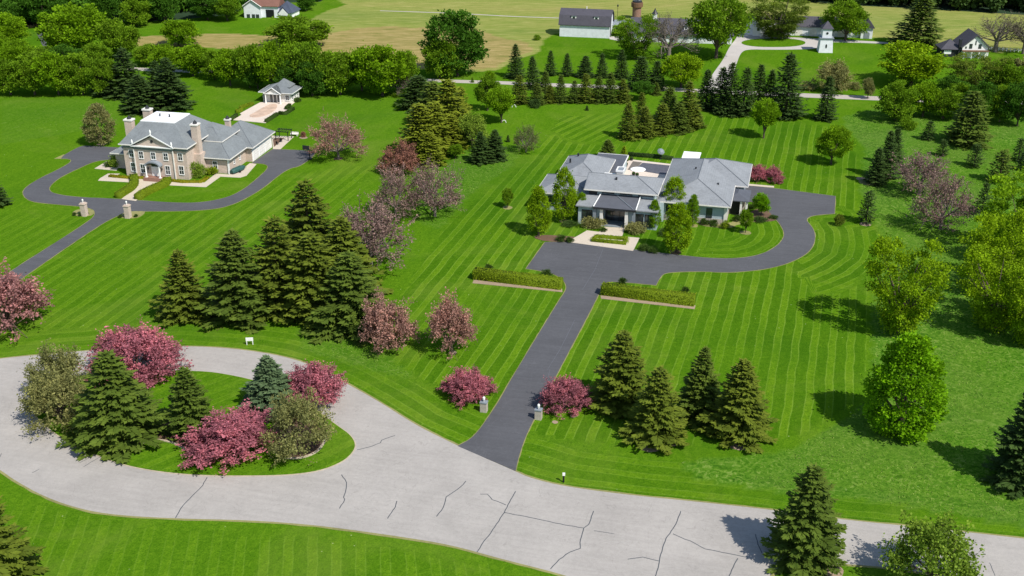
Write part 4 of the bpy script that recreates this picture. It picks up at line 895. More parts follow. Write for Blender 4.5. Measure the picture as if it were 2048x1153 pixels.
# ---------------------------------------------------- smaller things
def rail_fence(a, b, label, n=14, h=1.2, mat='white'):
    A, B = at(*a), at(*b); r = empty('rail_fence', A); tag(r, label, 'fence')
    dx, dy = B[0] - A[0], B[1] - A[1]
    for i in range(n + 1): MB().box(dx*i/n - .08, dx*i/n + .08, dy*i/n - .08, dy*i/n + .08, 0, h).build('post', M[mat], r)
    for z in (.45, .95): MB().tube((0, 0, z), (dx, dy, z), .07, n=5).build('rail', M[mat], r)
rail_fence((1966, 100), (2060, 106), 'white post and rail fence running right from the gabled cottage', 12)
rail_fence((57, 58), (96, 50), 'dark timber fence beyond the country lane at the far left', 7, 1.3, 'brown')
rail_fence((372, 142), (515, 148), 'white rail fence glimpsed between the trees along the far road', 20, 1.1)
def pillar(x, y, label):
    r = empty('gate_pillar', at(x, y), R_(-12)); tag(r, label, 'gate pillar', 'stone pillars at the curved driveway')
    MB().box(-.55, .55, -.55, .55, 0, 2.7).build('shaft', M['stone'], r)
    MB().box(-.66, .66, -.66, .66, 2.7, 2.88).box(-.5, .5, -.5, .5, 2.881, 3.05).build('cap', M['stone'], r)
    l = MB().lathe([(.07, 3.05), (.07, 3.25), (.16, 3.32), (.20, 3.7), (.04, 3.9)], n=8).build('lantern', M['lamp'], r)
pillar(170, 432, 'stone gate pillar with lantern in the planted bed left of the driveway fork')
pillar(257, 436, 'stone gate pillar with lantern in the planted bed right of the driveway fork')
def entry_post(x, y, label):
    r = empty('entry_pillar', at(x, y), R_(-16)); tag(r, label, 'pillar', 'short white pillars at the driveway entrance')
    MB().box(-.5, .5, -.42, .42, 0, 1.55).build('shaft', M['stone2'], r)
    MB().box(-.56, .56, -.48, .48, 1.55, 1.72).build('cap', M['slate'], r)
    MB().lathe([(.06, 1.72), (.06, 1.95), (.19, 2.02), (.22, 2.4), (.05, 2.6)], n=8).build('lantern', M['lamp'], r)
entry_post(968, 823, 'short pale stone pillar with lantern, beside the pink tree left of the driveway')
entry_post(1077, 838, 'short pale stone pillar with lantern, beside the pink tree right of the driveway')
def bollard():
    r = empty('marker_post', at(1127, 965)); tag(r, 'slim black marker post with pale head in the grass near the street', 'post')
    MB().lathe([(.13, 0), (.13, 1.1), (.15, 1.12)], n=10).build('post', M['black'], r)
    MB().box(-.16, .2, -.12, .12, 1.12, 1.5).build('head', M['lamp'], r)
bollard()
def lotsign():
    r = empty('lot_sign', at(500, 690), R_(5)); tag(r, 'small white sign on two legs standing on the verge above the street', 'sign')
    for x in (-.5, .5): MB().box(x - .06, x + .06, -.05, .05, 0, 1.1).build('leg', M['white'], r)
    MB().box(-.62, .62, -.07, .05, .75, 1.35).build('panel', M['white'], r)
lotsign()
def hoop():
    x, y = at(620, 319); r = empty('basketball_hoop', (x, y, 0), R_(160)); tag(r, 'black freestanding basketball hoop at the end of the mansion driveway', 'basketball hoop')
    MB().box(-.5, .5, -.4, .5, 0, .3).build('base', M['black'], r)
    MB().tube((0, 0, .3), (0, .1, 2.6), .13, n=8).tube((0, .1, 2.6), (0, 1.5, 3.4), .09, n=8).build('pole', M['black'], r)
    b = MB().box(-.95, .95, 1.5, 1.56, 2.9, 4.0).build('backboard', M['dark'], r)
    m = MB()
    for i in range(12): m.tube((.23*cos(i*pi/6), 1.85+.23*sin(i*pi/6), 3.05), (.23*cos((i+1)*pi/6), 1.85+.23*sin((i+1)*pi/6), 3.05), .02, n=4)
    m.build('rim', M['brick'], r)
hoop()
def pergola():
    x, y = at(552, 281); r = empty('pergola', (x, y, 0), R_(-12)); tag(r, 'small black metal pergola behind the mansion garage', 'pergola')
    for a in (0, 3.4):
        for b in (0, 2.4): MB().box(a - .08, a + .08, b - .08, b + .08, 0, 2.3).build('post', M['black'], r)
    MB().box(-.3, 3.7, -.06, .06, 2.3, 2.46).box(-.3, 3.7, 2.34, 2.46, 2.3, 2.46).build('beam', M['black'], r)
    m = MB()
    for i in range(6): m.box(.1 + i * .65, .18 + i * .65, -.3, 2.7, 2.47, 2.58)
    m.build('slats', M['black'], r)
pergola()
def chair(x, y, rz, label, mat='black'):
    X, Y = at(x, y); r = empty('garden_chair', (X, Y, 0), rz); tag(r, label, 'chair', 'chairs behind the mansion garage')
    MB().box(-.3, .3, -.3, .3, .4, .47).build('seat', M[mat], r); MB().box(-.3, .3, .25, .31, .48, 1.0).build('backrest', M[mat], r)
    for a in (-.26, .26):
        for b in (-.26, .26): MB().box(a - .03, a + .03, b - .03, b + .03, 0, .4).build('leg', M[mat], r)
chair(562, 285, .3, 'black garden chair behind the mansion garage, the one farther back'); chair(555, 290, 2.6, 'black garden chair behind the mansion garage, the one nearer the garage doors')
def bench():
    X, Y = at(589, 272); r = empty('garden_bench', (X, Y, 0), R_(-12)); tag(r, 'pale stone bench on the lawn right of the pergola', 'bench')
    MB().box(-1.1, 1.1, -.3, .3, .42, .56).build('seat', M['trim'], r)
    for a in (-.8, .8): MB().box(a - .12, a + .12, -.22, .22, 0, .42).build('leg', M['trim'], r)
    MB().box(-1.1, 1.1, .24, .32, .561, 1.0).build('backrest', M['trim'], r)
bench()
def covered_boat():
    X, Y = at(475, 345); r = empty('covered_trailer', (X, Y, 0), R_(62)); tag(r, 'long low trailer under a dark green cover against the mansion side wall', 'trailer')
    m = MB(); pr = [(-.75, .45), (-.7, .95), (-.35, 1.3), (.35, 1.3), (.7, .95), (.75, .45)]
    vs = []; xs = [(-2.1, .7, .8), (-1.4, .95, 1), (1.4, 1, 1), (2.3, .6, .75), (2.8, .12, .6)]
    for x, s, q in xs:
        for a, z in pr: vs.append((x, a * s, .45 + (z - .45) * q))
    fs = [(i*6+j, i*6+j+6, i*6+(j+1)%6+6, i*6+(j+1)%6) for i in range(4) for j in range(6)] + [(0,1,2,3,4,5), (29,28,27,26,25,24)]
    m.add(vs, fs); m.build('cover', M['greenmetal'], r)
    for s in (-.85, .7):
        o = MB().lathe([(.3, 0), (.3, .18)], n=14).build('wheel', M['black'], r); o.rotation_euler = (pi/2, 0, 0); o.location = (0, s + .09, .3)
    MB().tube((2.4, 0, .5), (3.4, 0, .35), .05, n=6).build('drawbar', M['dark'], r)
covered_boat()
def shade():
    a = rl(15.0, 48.6); r = empty('white_shade_canopy', (*a, 0), FA); tag(r, 'square white shade canopy on posts behind the low grey house', 'canopy')
    MB().box(-2.1, 2.1, -3.3, 3.3, 2.85, 3.02).build('canopy_top', M['membrane'], r)
    for x in (-1.9, 1.9):
        for y in (-3, 3): MB().box(x - .07, x + .07, y - .07, y + .07, 0, 2.85).build('post', M['dark'], r)
shade()
def umbrella():
    a = at(1321, 319); r = empty('folded_umbrella', (*a, 0)); tag(r, 'tilted grey patio umbrella at the back hedge of the low grey house', 'umbrella')
    p = MB().tube((0, 0, 0), (0, 0, 2.2), .05, n=8).build('pole', M['dark'], r)
    c = MB().lathe([(.95, 0), (.85, .15), (.5, .45), (.05, .6)], n=8).build('canopy', M['slate'], r); c.location = (0, 0, 2.0); c.rotation_euler = (R_(38), R_(14), 0)
    MB().lathe([(.35, 0), (.35, .1), (.1, .14)], n=12).build('base', M['dark'], r)
umbrella()
def spa():
    a = at(1276, 341); r = empty('round_pool_cover', (*a, .14)); tag(r, 'white oval cover lying over the spa on the rear terrace', 'pool cover')
    m = MB().lathe([(1.9, 0), (1.95, .12), (1.6, .22), (.1, .26)], n=24); m.v = [(x * .95, y * .95, z) for x, y, z in m.v]; m.build('cover', M['membrane'], r)
spa()
def planter(x, y, label):
    a = at(x, y); r = empty('terrace_planter', (*a, .1)); tag(r, label, 'planter', 'dark planters on the rear terrace')
    MB().lathe([(.3, 0), (.42, .5), (.45, .55)], n=12).build('pot', M['dark'], r)
    MB().lathe([(.35, .55), (.45, .75), (.3, .95), (.05, 1.0)], n=9).build('plant', M['hedge_d'], r)
for i, (x, y) in enumerate(((1251, 326), (1252, 334), (1263, 322), (1267, 353), (1274, 355))):
    planter(x, y, ['dark planter beside the flat roofed link, the farther of a pair', 'dark planter beside the flat roofed link, the nearer of a pair', 'dark planter at the back corner of the rear terrace', 'left one of two dark planters in front of the rear terrace', 'right one of two dark planters in front of the rear terrace'][i])
def lamp_post():
    r = empty('yard_lamp', at(1235, 33)); tag(r, 'thin black yard lamp post standing in the field right of the barn', 'lamp post')
    MB().tube((0, 0, 0), (0, 0, 3.6), .07, n=8).build('pole', M['black'], r); MB().lathe([(.12, 3.6), (.3, 3.8), (.28, 4.3), (.06, 4.6)], n=8).build('lantern', M['dark'], r)
lamp_post()
def arch(x, y, label):
    r = empty('lawn_arch', at(x, y)); tag(r, label, 'garden arch', 'small white hoops on the back lawn')
    m = MB(); P = [(.55 * cos(t), 0, .75 * sin(t)) for t in [pi * i / 10 for i in range(11)]]
    for a, b in zip(P, P[1:]): m.tube(a, b, .09, n=6)
    m.build('hoop', M['white'], r)
arch(1028, 215, 'small white hoop on the back lawn, the one farther right'); arch(1008, 246, 'small white hoop on the back lawn, the one under the leafy tree')
# ================================================================== foliage
def nrm(a): return a / np.maximum(np.linalg.norm(a, axis=-1, keepdims=True), 1e-9)
def rot_to(D, g):
    """random unit vectors perpendicular to D"""
    r = g.normal(size=D.shape); r -= (r * D).sum(-1, keepdims=True) * D; return nrm(r)
def trunk_mesh(name, segs, n=7):
    m = MB()
    for p, q, r0, r1 in segs: m.tube(p, q, r0, r1, n=n if r0 > .08 else 4, cap=False)
    me = bpy.data.meshes.new(name); me.from_pydata(m.v, [], m.f); me.shade_smooth(); me.update(); return me
def normalise(crown, trunk, H=None, R=None):
    """scale both meshes to height 1 and crown half width 1"""
    n = len(crown.vertices); a = np.empty(n * 3, np.float32); crown.vertices.foreach_get('co', a); a = a.reshape(-1, 3)
    H = a[:, 2].max(); R = np.percentile(np.hypot(a[:, 0], a[:, 1]), 97)
    for me in (crown, trunk):
        n = len(me.vertices); a = np.empty(n * 3, np.float32); me.vertices.foreach_get('co', a); a = a.reshape(-1, 3)
        a[:, 2] /= H; a[:, :2] /= R; me.vertices.foreach_set('co', a.ravel()); me.update()
    return crown, trunk
def spruce(seed, H=13.0, R=3.6, power=.85, gap=.62, lift=0.0, dens=1.0, leaf=1.0, trunk_z=.35):
    g = np.random.default_rng(seed); P = []; U = []; V = []; rn = []
    z = trunk_z
    while z < H - .25:
        f = z / H; L = R * (1 - f) ** power * g.uniform(.82, 1.1) + .12
        if f < .07: L *= .88
        nb = int(6 + L * 2.0); az0 = g.uniform(0, 6.28)
        for b in range(nb):
            az = az0 + 2 * pi * b / nb + g.normal() * .16; Lb = L * g.uniform(.72, 1.12); brn = g.uniform(0, 1)
            zb = z + g.normal() * .12; dr = -.22 - .28 * (1 - f) + lift + g.normal() * .05
            d = np.array([cos(az), sin(az), 0.]); sd_ = np.array([-sin(az), cos(az), 0.])
            step = .30 / dens; ns = max(2, int(Lb / step))
            for k in range(ns):
                s = (k + .6) / ns
                if s < .18 and L > 1: continue
                p = d * (s * Lb) + np.array([0, 0, zb + dr * s * Lb + .26 * Lb * s * s])
                tl = (.34 * Lb * (1.08 - s) ** .8 + .30) * g.uniform(.7, 1.2) * leaf
                for sg in (-1, 1):
                    t = nrm(d * g.uniform(.55, 1.0) + sd_ * sg * g.uniform(.6, 1.0) + np.array([0, 0, g.uniform(-.30, .12)]))
                    up = nrm(np.cross(t, nrm(np.array([g.normal()*.45, g.normal()*.45, 1.]))))
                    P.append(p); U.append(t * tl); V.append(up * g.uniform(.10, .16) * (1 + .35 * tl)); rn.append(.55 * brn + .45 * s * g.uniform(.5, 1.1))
                if g.uniform() < .75:     # hanging sprays fill the layer below
                    t = nrm(d * .5 + sd_ * g.uniform(-.7, .7) + np.array([0, 0, -.75]))
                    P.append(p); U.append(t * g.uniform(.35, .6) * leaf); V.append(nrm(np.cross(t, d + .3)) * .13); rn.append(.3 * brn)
            t = nrm(d + np.array([0, 0, .22])); tip = d * Lb + np.array([0, 0, zb + dr * Lb + .26 * Lb])
            for q in range(2):
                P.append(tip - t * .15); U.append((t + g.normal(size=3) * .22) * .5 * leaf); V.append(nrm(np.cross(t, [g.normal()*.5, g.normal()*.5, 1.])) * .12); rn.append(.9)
        z += gap * (1 - .55 * f) * g.uniform(.85, 1.15)
    for k in range(10):
        P.append([0, 0, H - .7 + .05 * k]); t = nrm(g.normal(size=3) * .35 + np.array([0, 0, 1.])); U.append(t * .45); V.append(rot_to(t[None], g)[0] * .07); rn.append(.8)
    cr = leaf_mesh('crown', P, U, V, rn)
    tr = trunk_mesh('trunk', [((0, 0, 0), (0, 0, H * .5), .24, .14), ((0, 0, H * .5), (0, 0, H * .95), .14, .03)])
    return normalise(cr, tr)
def lumps(g, k=7):
    D = nrm(g.normal(size=(k, 3))); A = g.uniform(-.30, .30, k); return D, A
def broadleaf(seed, H=12.0, R=4.6, base=.16, nclump=70, per=85, leaf=.42, shape='round', spread=.24, hollow=.55, limbs=9, gap=0.0):
    g = np.random.default_rng(seed); D, A = lumps(g, 9)
    zc = H * (base + (1 - base) * .5); hz = H * (1 - base) * .5
    C = []
    while len(C) < nclump:
        v = nrm(g.normal(size=3)); r = g.uniform(hollow ** 3, 1) ** (1 / 3) * .88
        r *= 1 + (A * np.clip(D @ v, 0, 1) ** 3).sum()
        if shape == 'round': q = np.array([v[0] * R * r, v[1] * R * r, zc + v[2] * hz * r * .95])
        elif shape == 'tear':
            f = g.uniform(0, 1) ** 1.0; rad = (sin(pi * min(1, .12 + f * .80) ** .75)) ** .9 * g.uniform(.35, 1) ** .5
            a = g.uniform(0, 6.283); q = np.array([cos(a) * R * rad * .92, sin(a) * R * rad * .92, H * (base + (1 - base) * f * .96)])
        elif shape == 'vase':
            f = g.uniform(0, 1); rad = (.35 + .65 * sin(pi * .5 * min(1, f * 1.25)) - .5 * max(0, f - .75)) * g.uniform(.3, 1) ** .5
            a = g.uniform(0, 6.283); q = np.array([cos(a) * R * rad, sin(a) * R * rad, H * (base + (1 - base) * f * (1 - .22 * rad ** 2) * .98)])
        if q[2] < H * base * .7: continue
        C.append(q)
    C = np.array(C); P = []; U = []; V = []; rn = []
    cen = np.array([0, 0, zc - hz * .3])
    for c in C:
        rc = R * spread * g.uniform(.65, 1.25); m = int(per * g.uniform(.6, 1.3)); cr_ = g.uniform()
        o = g.normal(size=(m, 3)) * rc * .52 * np.array([1, 1, .72]); out = nrm(c - cen)
        p = c + o; d = nrm(nrm(o + 1e-6) * .8 + out * .7 + g.normal(size=(m, 3)) * .55)
        l = leaf * g.uniform(.6, 1.35, (m, 1)); P.append(p); U.append(d * l); V.append(rot_to(d, g) * l * .42); rn.append(.5 * cr_ + .5 * g.uniform(size=m))
    cr = leaf_mesh('crown', np.concatenate(P), np.concatenate(U), np.concatenate(V), np.concatenate(rn))
    seg = []; th = H * max(base, .12); tr0 = .028 * H
    seg.append(((0, 0, 0), (0, 0, th), tr0, tr0 * .8)); top = Vector((0, 0, th))
    order = g.permutation(len(C))[:limbs * 2]
    for k, i in enumerate(order):
        c = Vector(C[i]); st = Vector((0, 0, th * g.uniform(.85, 1.0))); mid = st.lerp(c, .45) + Vector((g.normal() * .25, g.normal() * .25, R * .12)); r = tr0 * (.5 if k < limbs else .28)
        seg += [(st, mid, r, r * .6), (mid, c, r * .6, r * .15)]
    return normalise(cr, trunk_mesh('trunk', seg))
def branchy(seed, H=8.0, R=4.2, stem=.14, nl=8, ns=4, nt=5, leaf=.20, per=14, up=.55, twigs=True, ll=.55, jit=.12, shape='fan', w=.42, limb_r=.022):
    """open tree: limbs > branches > twigs, with buds or blossom strung along the outer wood"""
    g = np.random.default_rng(seed); seg = []; P = []; U = []; V = []; rn = []; G3 = lambda s: g.normal(size=3) * s
    tr0 = limb_r * H; st = np.array([0, 0, H * stem]); seg.append(((0, 0, 0), tuple(st), tr0 * 1.15, tr0))
    def env(d):     # distance from the fork to the crown envelope
        e = np.array([R, R, H * (1 - stem)]) ; return 1 / np.sqrt(((d / e) ** 2).sum())
    def blossom(a, b, m, rb):
        t = g.uniform(.05, 1, (m, 1)); p = a + (b - a) * t + g.normal(size=(m, 3)) * jit
        d = nrm(nrm(b - a) * .5 + g.normal(size=(m, 3)) * .8); l = leaf * g.uniform(.6, 1.4, (m, 1))
        P.append(p); U.append(d * l); V.append(rot_to(d, g) * l * w); rn.append(.5 * rb + .5 * g.uniform(size=m))
    def wood(a, b, r):
        d = b - a; P.append(a[None]); U.append(d[None]); V.append(rot_to(nrm(d)[None], g) * r); rn.append([g.uniform(0, .5)])
    for i in range(nl):
        az = 2 * pi * (i + g.uniform(-.3, .3)) / nl; el = g.uniform(.25, 1.35) if shape == 'fan' else g.uniform(.1, 1.45)
        d = np.array([cos(az) * cos(el), sin(az) * cos(el), sin(el)]); L = env(d) * g.uniform(.85, 1.05)
        m1 = st + d * L * .42 + G3(.12) ; r = tr0 * .62
        seg.append((tuple(st), tuple(m1), r, r * .65))
        for j in range(ns):
            d2 = nrm(d + G3(.42) + np.array([0, 0, .12])); L2 = env(d2) * g.uniform(.74, .98)
            a = st + (m1 - st) * g.uniform(.55, 1.0); b = st + d2 * L2 * .78 + G3(.12); seg.append((tuple(a), tuple(b), r * .42, r * .16)); rb = g.uniform()
            if per: blossom(a + (b - a) * .35, b, int(per * .8), rb)
            for k in range(nt):
                d3 = nrm(d2 + G3(.55) + np.array([0, 0, .15])); a3 = a + (b - a) * g.uniform(.35, 1); e3 = a3 + d3 * (env(d3) * g.uniform(.16, .36))
                if twigs: wood(a3, e3, .035); 
                if per: blossom(a3, e3, per, rb)
                if twigs:
                    for q in range(4):
                        d4 = nrm(d3 + G3(.7)); a4 = a3 + (e3 - a3) * g.uniform(.3, .95); e4 = a4 + d4 * g.uniform(.35, .85); wood(a4, e4, .028)
                        if per: blossom(a4, e4, max(2, per // 4), rb)
    P = np.concatenate(P); U = np.concatenate(U); V = np.concatenate(V); rn = np.concatenate(rn)
    k = (P[:, 2] > H * stem * .75) & (P[:, 2] + U[:, 2] > H * stem * .6) & (np.hypot(P[:, 0], P[:, 1]) < R * 1.12)
    cr = leaf_mesh('crown', P[k], U[k], V[k], rn[k])
    return normalise(cr, trunk_mesh('trunk', seg, 6))
PROTO = {}
def proto(kind, i):
    k = (kind, i)
    if k in PROTO: return PROTO[k]
    s = 100 * (sum(map(ord, kind))) + i
    if kind == 'spruce': p = spruce(s, 13, 3.7 , (.80, .68, .92, .75, .85, .72)[i], (.74, .82, .68, .9, .7, .8)[i], (.04, .10, -.02, .0, .12, .05)[i], 1.5, 1.02)
    elif kind == 'farspruce': p = spruce(s, 12, 3.0, .85, .75, 0, .72, 1.35)
    elif kind == 'narrow': p = spruce(s, 12, 2.6, .80, .62, .15, .9, 1.05)
    elif kind == 'pine': p = spruce(s, 7, 2.4, .62, .85, .25, .8, 1.2, .9)
    elif kind == 'maple': p = broadleaf(s, 14, 5.2, .08, 170, 120, .28, 'vase', .155, .4, 12)
    elif kind == 'round': p = broadleaf(s, 11, 5.0, .15, 110, 120, .34, 'round', .18)
    elif kind == 'far': p = broadleaf(s, 11, 5.0, .06, 110, 120, .40, 'round', .19, .4)
    elif kind == 'tear': p = broadleaf(s, 15, 4.8, .01, 300, 80, .34, 'tear', .13, limbs=6)
    elif kind == 'column': p = broadleaf(s, 9, 3.0, .12, 150, 75, .25, 'tear', .19)
    elif kind == 'shrub': p = broadleaf(s, 2.2, 1.6, .0, 34, 70, .22, 'round', .38, .3, 2)
    elif kind == 'pink': p = branchy(s, 6, 4.0, .08, 13, 5, 6, .16, 28, jit=.10, twigs=True, shape='ball')
    elif kind == 'rose': p = branchy(s, 8, 3.9, .12, 11, 5, 5, .20, 17, jit=.16, shape='ball')
    elif kind == 'thin': p = branchy(s, 8, 4.4, .16, 11, 5, 6, .15, 8, jit=.12)
    elif kind == 'bare': p = branchy(s, 12, 6.5, .24, 9, 5, 6, .16, 5, jit=.12, limb_r=.03)
    elif kind == 'olive': p = branchy(s, 7.5, 4.6, .10, 12, 5, 6, .20, 13, jit=.16, shape='ball')
    elif kind == 'loose': p = branchy(s, 9, 5, .14, 11, 5, 6, .28, 12, jit=.22, shape='ball')
    PROTO[k] = p; return p
NV = dict(spruce=6, farspruce=6, narrow=3, pine=3, maple=3, round=4, far=5, tear=1, column=3, shrub=4, pink=4, rose=2, thin=4, bare=3, olive=3, loose=3)
NAMES = dict(spruce='spruce_tree', farspruce='spruce_tree', narrow='arborvitae_tree', pine='pine_tree', maple='maple_tree', round='leafy_tree', far='leafy_tree', tear='linden_tree', column='pear_tree', shrub='shrub', pink='crabapple_tree', rose='crabapple_tree', thin='sparse_tree', bare='bare_tree', olive='olive_green_tree', loose='leafy_tree')
CATS = dict(shrub='shrub')
rt = random.Random(11); cnt = {}
GROUND_SKIRT = ('spruce', 'farspruce', 'narrow', 'tear', 'shrub', 'pink_low')
def tree(kind, cx, yb, ty, wpx, label, mat=None, group=None, name=None, z0=0.0, rz=None, pink_low=False):
    """yb: bottom of what one sees (skirted kinds) or the foot of the trunk (others)"""
    X, Y = at(cx, yb, z0)
    sc = px2m(Y); Rr = wpx / 2 / sc
    if kind in GROUND_SKIRT or pink_low:
        Y += .72 * Rr; X, _ = X * (Y / (Y - .72 * Rr)), 0
        Rr = wpx / 2 / px2m(Y)
    Rr *= dict(spruce=1.10, farspruce=1.12, narrow=1.22, thin=1.15, rose=1.06, pink=1.06, olive=1.02, loose=1.02, column=.88).get(kind, 1)
    if group == 'spruces in the middle clump': Rr *= 1.14
    H = hgt(X, Y, ty) - z0; H = max(H, .3)
    tilt = kind in ('spruce', 'farspruce', 'narrow', 'pine')
    i = cnt.get(kind, 0); cnt[kind] = i + 1
    cr, tr = proto(kind, i % NV[kind])
    r = empty(name or NAMES[kind], (X, Y, z0), rz if rz is not None else rt.uniform(0, 6.28)); r.scale = (Rr, Rr, H)
    if tilt: r.rotation_euler = (rt.gauss(0, .018), rt.gauss(0, .018), r.rotation_euler.z)
    bk = 'greybark' if kind in ('bare', 'thin') else 'bark'
    dm = dict(spruce='sp_olive', farspruce='sp_dark', narrow='sp_olive', pine='sp_dark', maple='lf_yel', round='lf_bright', far='lf_mid', tear='lf_lime', column='lf_yel', shrub='hedge', pink='bl_pink', rose='bl_dusty', thin='tw_pink', bare='tw_grey', olive='lf_olive', loose='lf_bright')
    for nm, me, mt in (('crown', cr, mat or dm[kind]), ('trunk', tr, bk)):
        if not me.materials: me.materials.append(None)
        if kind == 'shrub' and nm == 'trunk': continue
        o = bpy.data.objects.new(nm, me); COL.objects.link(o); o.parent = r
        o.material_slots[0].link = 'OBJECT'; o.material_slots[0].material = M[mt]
    if kind == 'shrub': r.children and r.children[0]
    tag(r, label, CATS.get(kind, 'tree'), group)
    return r
def hedge(name, pts, wd, h, label, mat='hedge', group=None, closed=False, smooth=1, dens=26, z0=0):
    """clipped hedge: dense little leaves over a solid body that follows a line"""
    P = PW(chaikin(pts, smooth, closed) if smooth else pts); g = np.random.default_rng(int(pts[0][0]))
    b = MB(); ribbon(b, P, wd * .92, z0, z0 + h * .95, closed)
    n = len(P); p = []; u = []; v = []
    for i in range(n if closed else n - 1):
        a = np.array([*P[i], 0.]); c = np.array([*P[(i + 1) % n], 0.]); L = np.linalg.norm(c - a); d = (c - a) / L; s = np.array([-d[1], d[0], 0])
        for nor, w_, hh, off in ((s, L, h, wd/2), (-s, L, h, wd/2), (np.array([0, 0, 1.]), L, wd, 0)):
            m = int(w_ * hh * dens); t = g.uniform(0, 1, (m, 1)); q = g.uniform(0, 1, (m, 1))
            base = a + (c - a) * t + (nor * (off - .06) + np.array([0, 0, 1.]) * q * h if off else s * (q - .5) * wd + np.array([0, 0, h - .05])) + g.normal(size=(m, 3)) * .035
            dd = nrm(rot_to(np.repeat(nor[None], m, 0), g) + nor * .35 + g.normal(size=(m, 3)) * .2); p.append(base); u.append(dd * g.uniform(.12, .26, (m, 1))); v.append(nrm(np.cross(dd, nor + g.normal(size=(m, 3)) * .25)) * .085)
    p = np.concatenate(p); p[:, 2] += z0; nn = len(p)
    f4 = [f for f in b.f if len(f) == 4]
    me = leaf_mesh(name, p, np.concatenate(u), np.concatenate(v), g.uniform(size=nn), (b.v, f4)); me.materials.append(M[mat])
    o = bpy.data.objects.new(name, me); COL.objects.link(o); tag(o, label, 'hedge', group); return o
hedge('clipped_hedge', [(948, 556), (1124, 577)], 2.2, 1.9, 'long clipped box hedge left of the driveway', group='long hedges beside the driveway', smooth=0)
hedge('clipped_hedge', [(1203, 587), (1389, 610)], 2.2, 1.9, 'long clipped box hedge right of the driveway', group='long hedges beside the driveway', smooth=0)
hedge('clipped_hedge', [(237, 397), (247, 390), (264, 380), (271, 367), (268, 358)], 1.9, 1.3, 'curving clipped hedge left of the mansion entry walk', group='hedges beside the mansion walk', smooth=2)
hedge('clipped_hedge', [(276, 400), (290, 390), (312, 380), (332, 372), (336, 364)], 1.9, 1.3, 'curving clipped hedge right of the mansion entry walk', group='hedges beside the mansion walk', smooth=2)
hedge('box_hedge', [(1184, 483.5), (1192, 476), (1254, 481), (1251, 490)], .95, .55, 'rectangular ring of low clipped hedge on the entry terrace', closed=True, smooth=0, z0=.1)
hedge('border_planting', [(219, 354), (250, 357), (288, 358)], 1.0, .5, 'low golden border planting left of the mansion steps', 'gold', smooth=0)
hedge('border_planting', [(333, 362), (365, 366), (402, 366), (416, 357)], 1.0, .5, 'low golden border planting right of the mansion steps', 'gold', smooth=0)
for i, (pts, l) in enumerate(((([(462, 242), (474, 233)]), 'short hedge at the near left corner of the pool terrace'), (([(472, 226), (483, 224), (482, 218), (506, 210)]), 'stepped hedge along the left side of the pool terrace'),
        (([(532, 246), (555, 231)]), 'straight hedge on the near right side of the pool terrace'), (([(558, 229), (571, 230), (587, 220), (572, 220), (580, 213)]), 'stepped hedge on the far right side of the pool terrace'), (([(574, 204), (595, 202)]), 'low hedge against the pool pavilion wall'))):
    hedge('terrace_hedge', pts, .9, .9, l, 'hedge_d' if i != 1 else 'hedge', 'hedges around the pool terrace', smooth=0)
hedge('rear_hedge', [(1256, 312), (1318, 317), (1346, 321)], 1.0, .9, 'dark low hedge line behind the rear terrace of the low house', 'sp_dark', smooth=0)
# individual trees -------------------------------------------------
T = tree
# island in the street
T('olive', 122, 792, 680, 128, 'thin olive green tree at the back left of the street island, road showing through it', z0=.15)
T('olive', 122, 842, 733, 142, 'rounded olive green tree at the left tip of the street island', z0=.15)
T('pink', 272, 748, 656, 172, 'broad pink blossoming tree on the far side of the island, behind the big spruce', z0=.15)
T('spruce', 247, 908, 697, 172, 'largest spruce on the island, wide and green, left of the small narrow spruce', 'sp_mid', z0=.15)
T('spruce', 389, 886, 733, 96, 'small narrow spruce in the middle of the island', 'sp_mid', z0=.15)
T('spruce', 546, 838, 710, 112, 'bluish green spruce at the right of the island, beside the reddish pink tree', 'sp_blue', z0=.15)
T('pink', 628, 806, 724, 108, 'upright reddish pink tree leaning over the road on the right of the island', z0=.15)
T('olive', 600, 905, 774, 142, 'olive brown tree at the right end of the island, in front of the bluish spruce', z0=.15)
T('pink', 472, 935, 822, 180, 'wide low pink blossoming tree at the front edge of the island', z0=.15, pink_low=True)
# left edge and foreground
T('rose', 22, 660, 527, 152, 'big dusty pink blossoming tree cut by the left edge of the photo', 'bl_rose')
T('spruce', -6, 418, 333, 56, 'dark spruce at the left edge, level with the mansion driveway', 'sp_dark')
T('spruce', -14, 1190, 955, 175, 'spruce in the bottom left corner of the photo')
T('spruce', 1604, 1153, 932, 142, 'tall spruce at the street corner in the bottom right, its shadow on the road', 'sp_mid')
T('loose', 1858, 1168, 1026, 170, 'open branched yellow green tree at the bottom right beside the corner spruce', 'lf_pale')
# spruce clump in the middle
g1 = 'spruces in the middle clump'
T('spruce', 373, 648, 497, 108, 'lone golden green spruce left of the spruce clump', 'sp_olive')
T('spruce', 622, 570, 357, 118, 'tallest spruce at the back of the middle clump', group=g1)
T('spruce', 690, 600, 432, 128, 'spruce on the right of the middle clump, touching the grey pink tree', group=g1)
T('spruce', 555, 636, 428, 128, 'spruce with a pointed top at the centre left of the middle clump', group=g1)
T('spruce', 482, 652, 460, 130, 'leftmost spruce of the middle clump', group=g1, mat='sp_mid')
T('spruce', 632, 650, 468, 132, 'front centre spruce of the middle clump', group=g1)
T('spruce', 702, 670, 500, 140, 'front right spruce of the middle clump, beside the round dusty pink tree', group=g1, mat='sp_mid')
T('rose', 777, 697, 572, 106, 'round dusty pink tree right of the spruce clump')
T('rose', 903, 707, 583, 90, 'egg shaped dusty pink tree standing alone on the striped lawn')
T('thin', 742, 540, 380, 142, 'large thin grey pink tree behind the spruce clump', 'tw_pink')
T('thin', 792, 436, 322, 92, 'thin pinkish grey tree left of a matching one, below the reddish cone shaped tree', 'tw_pink')
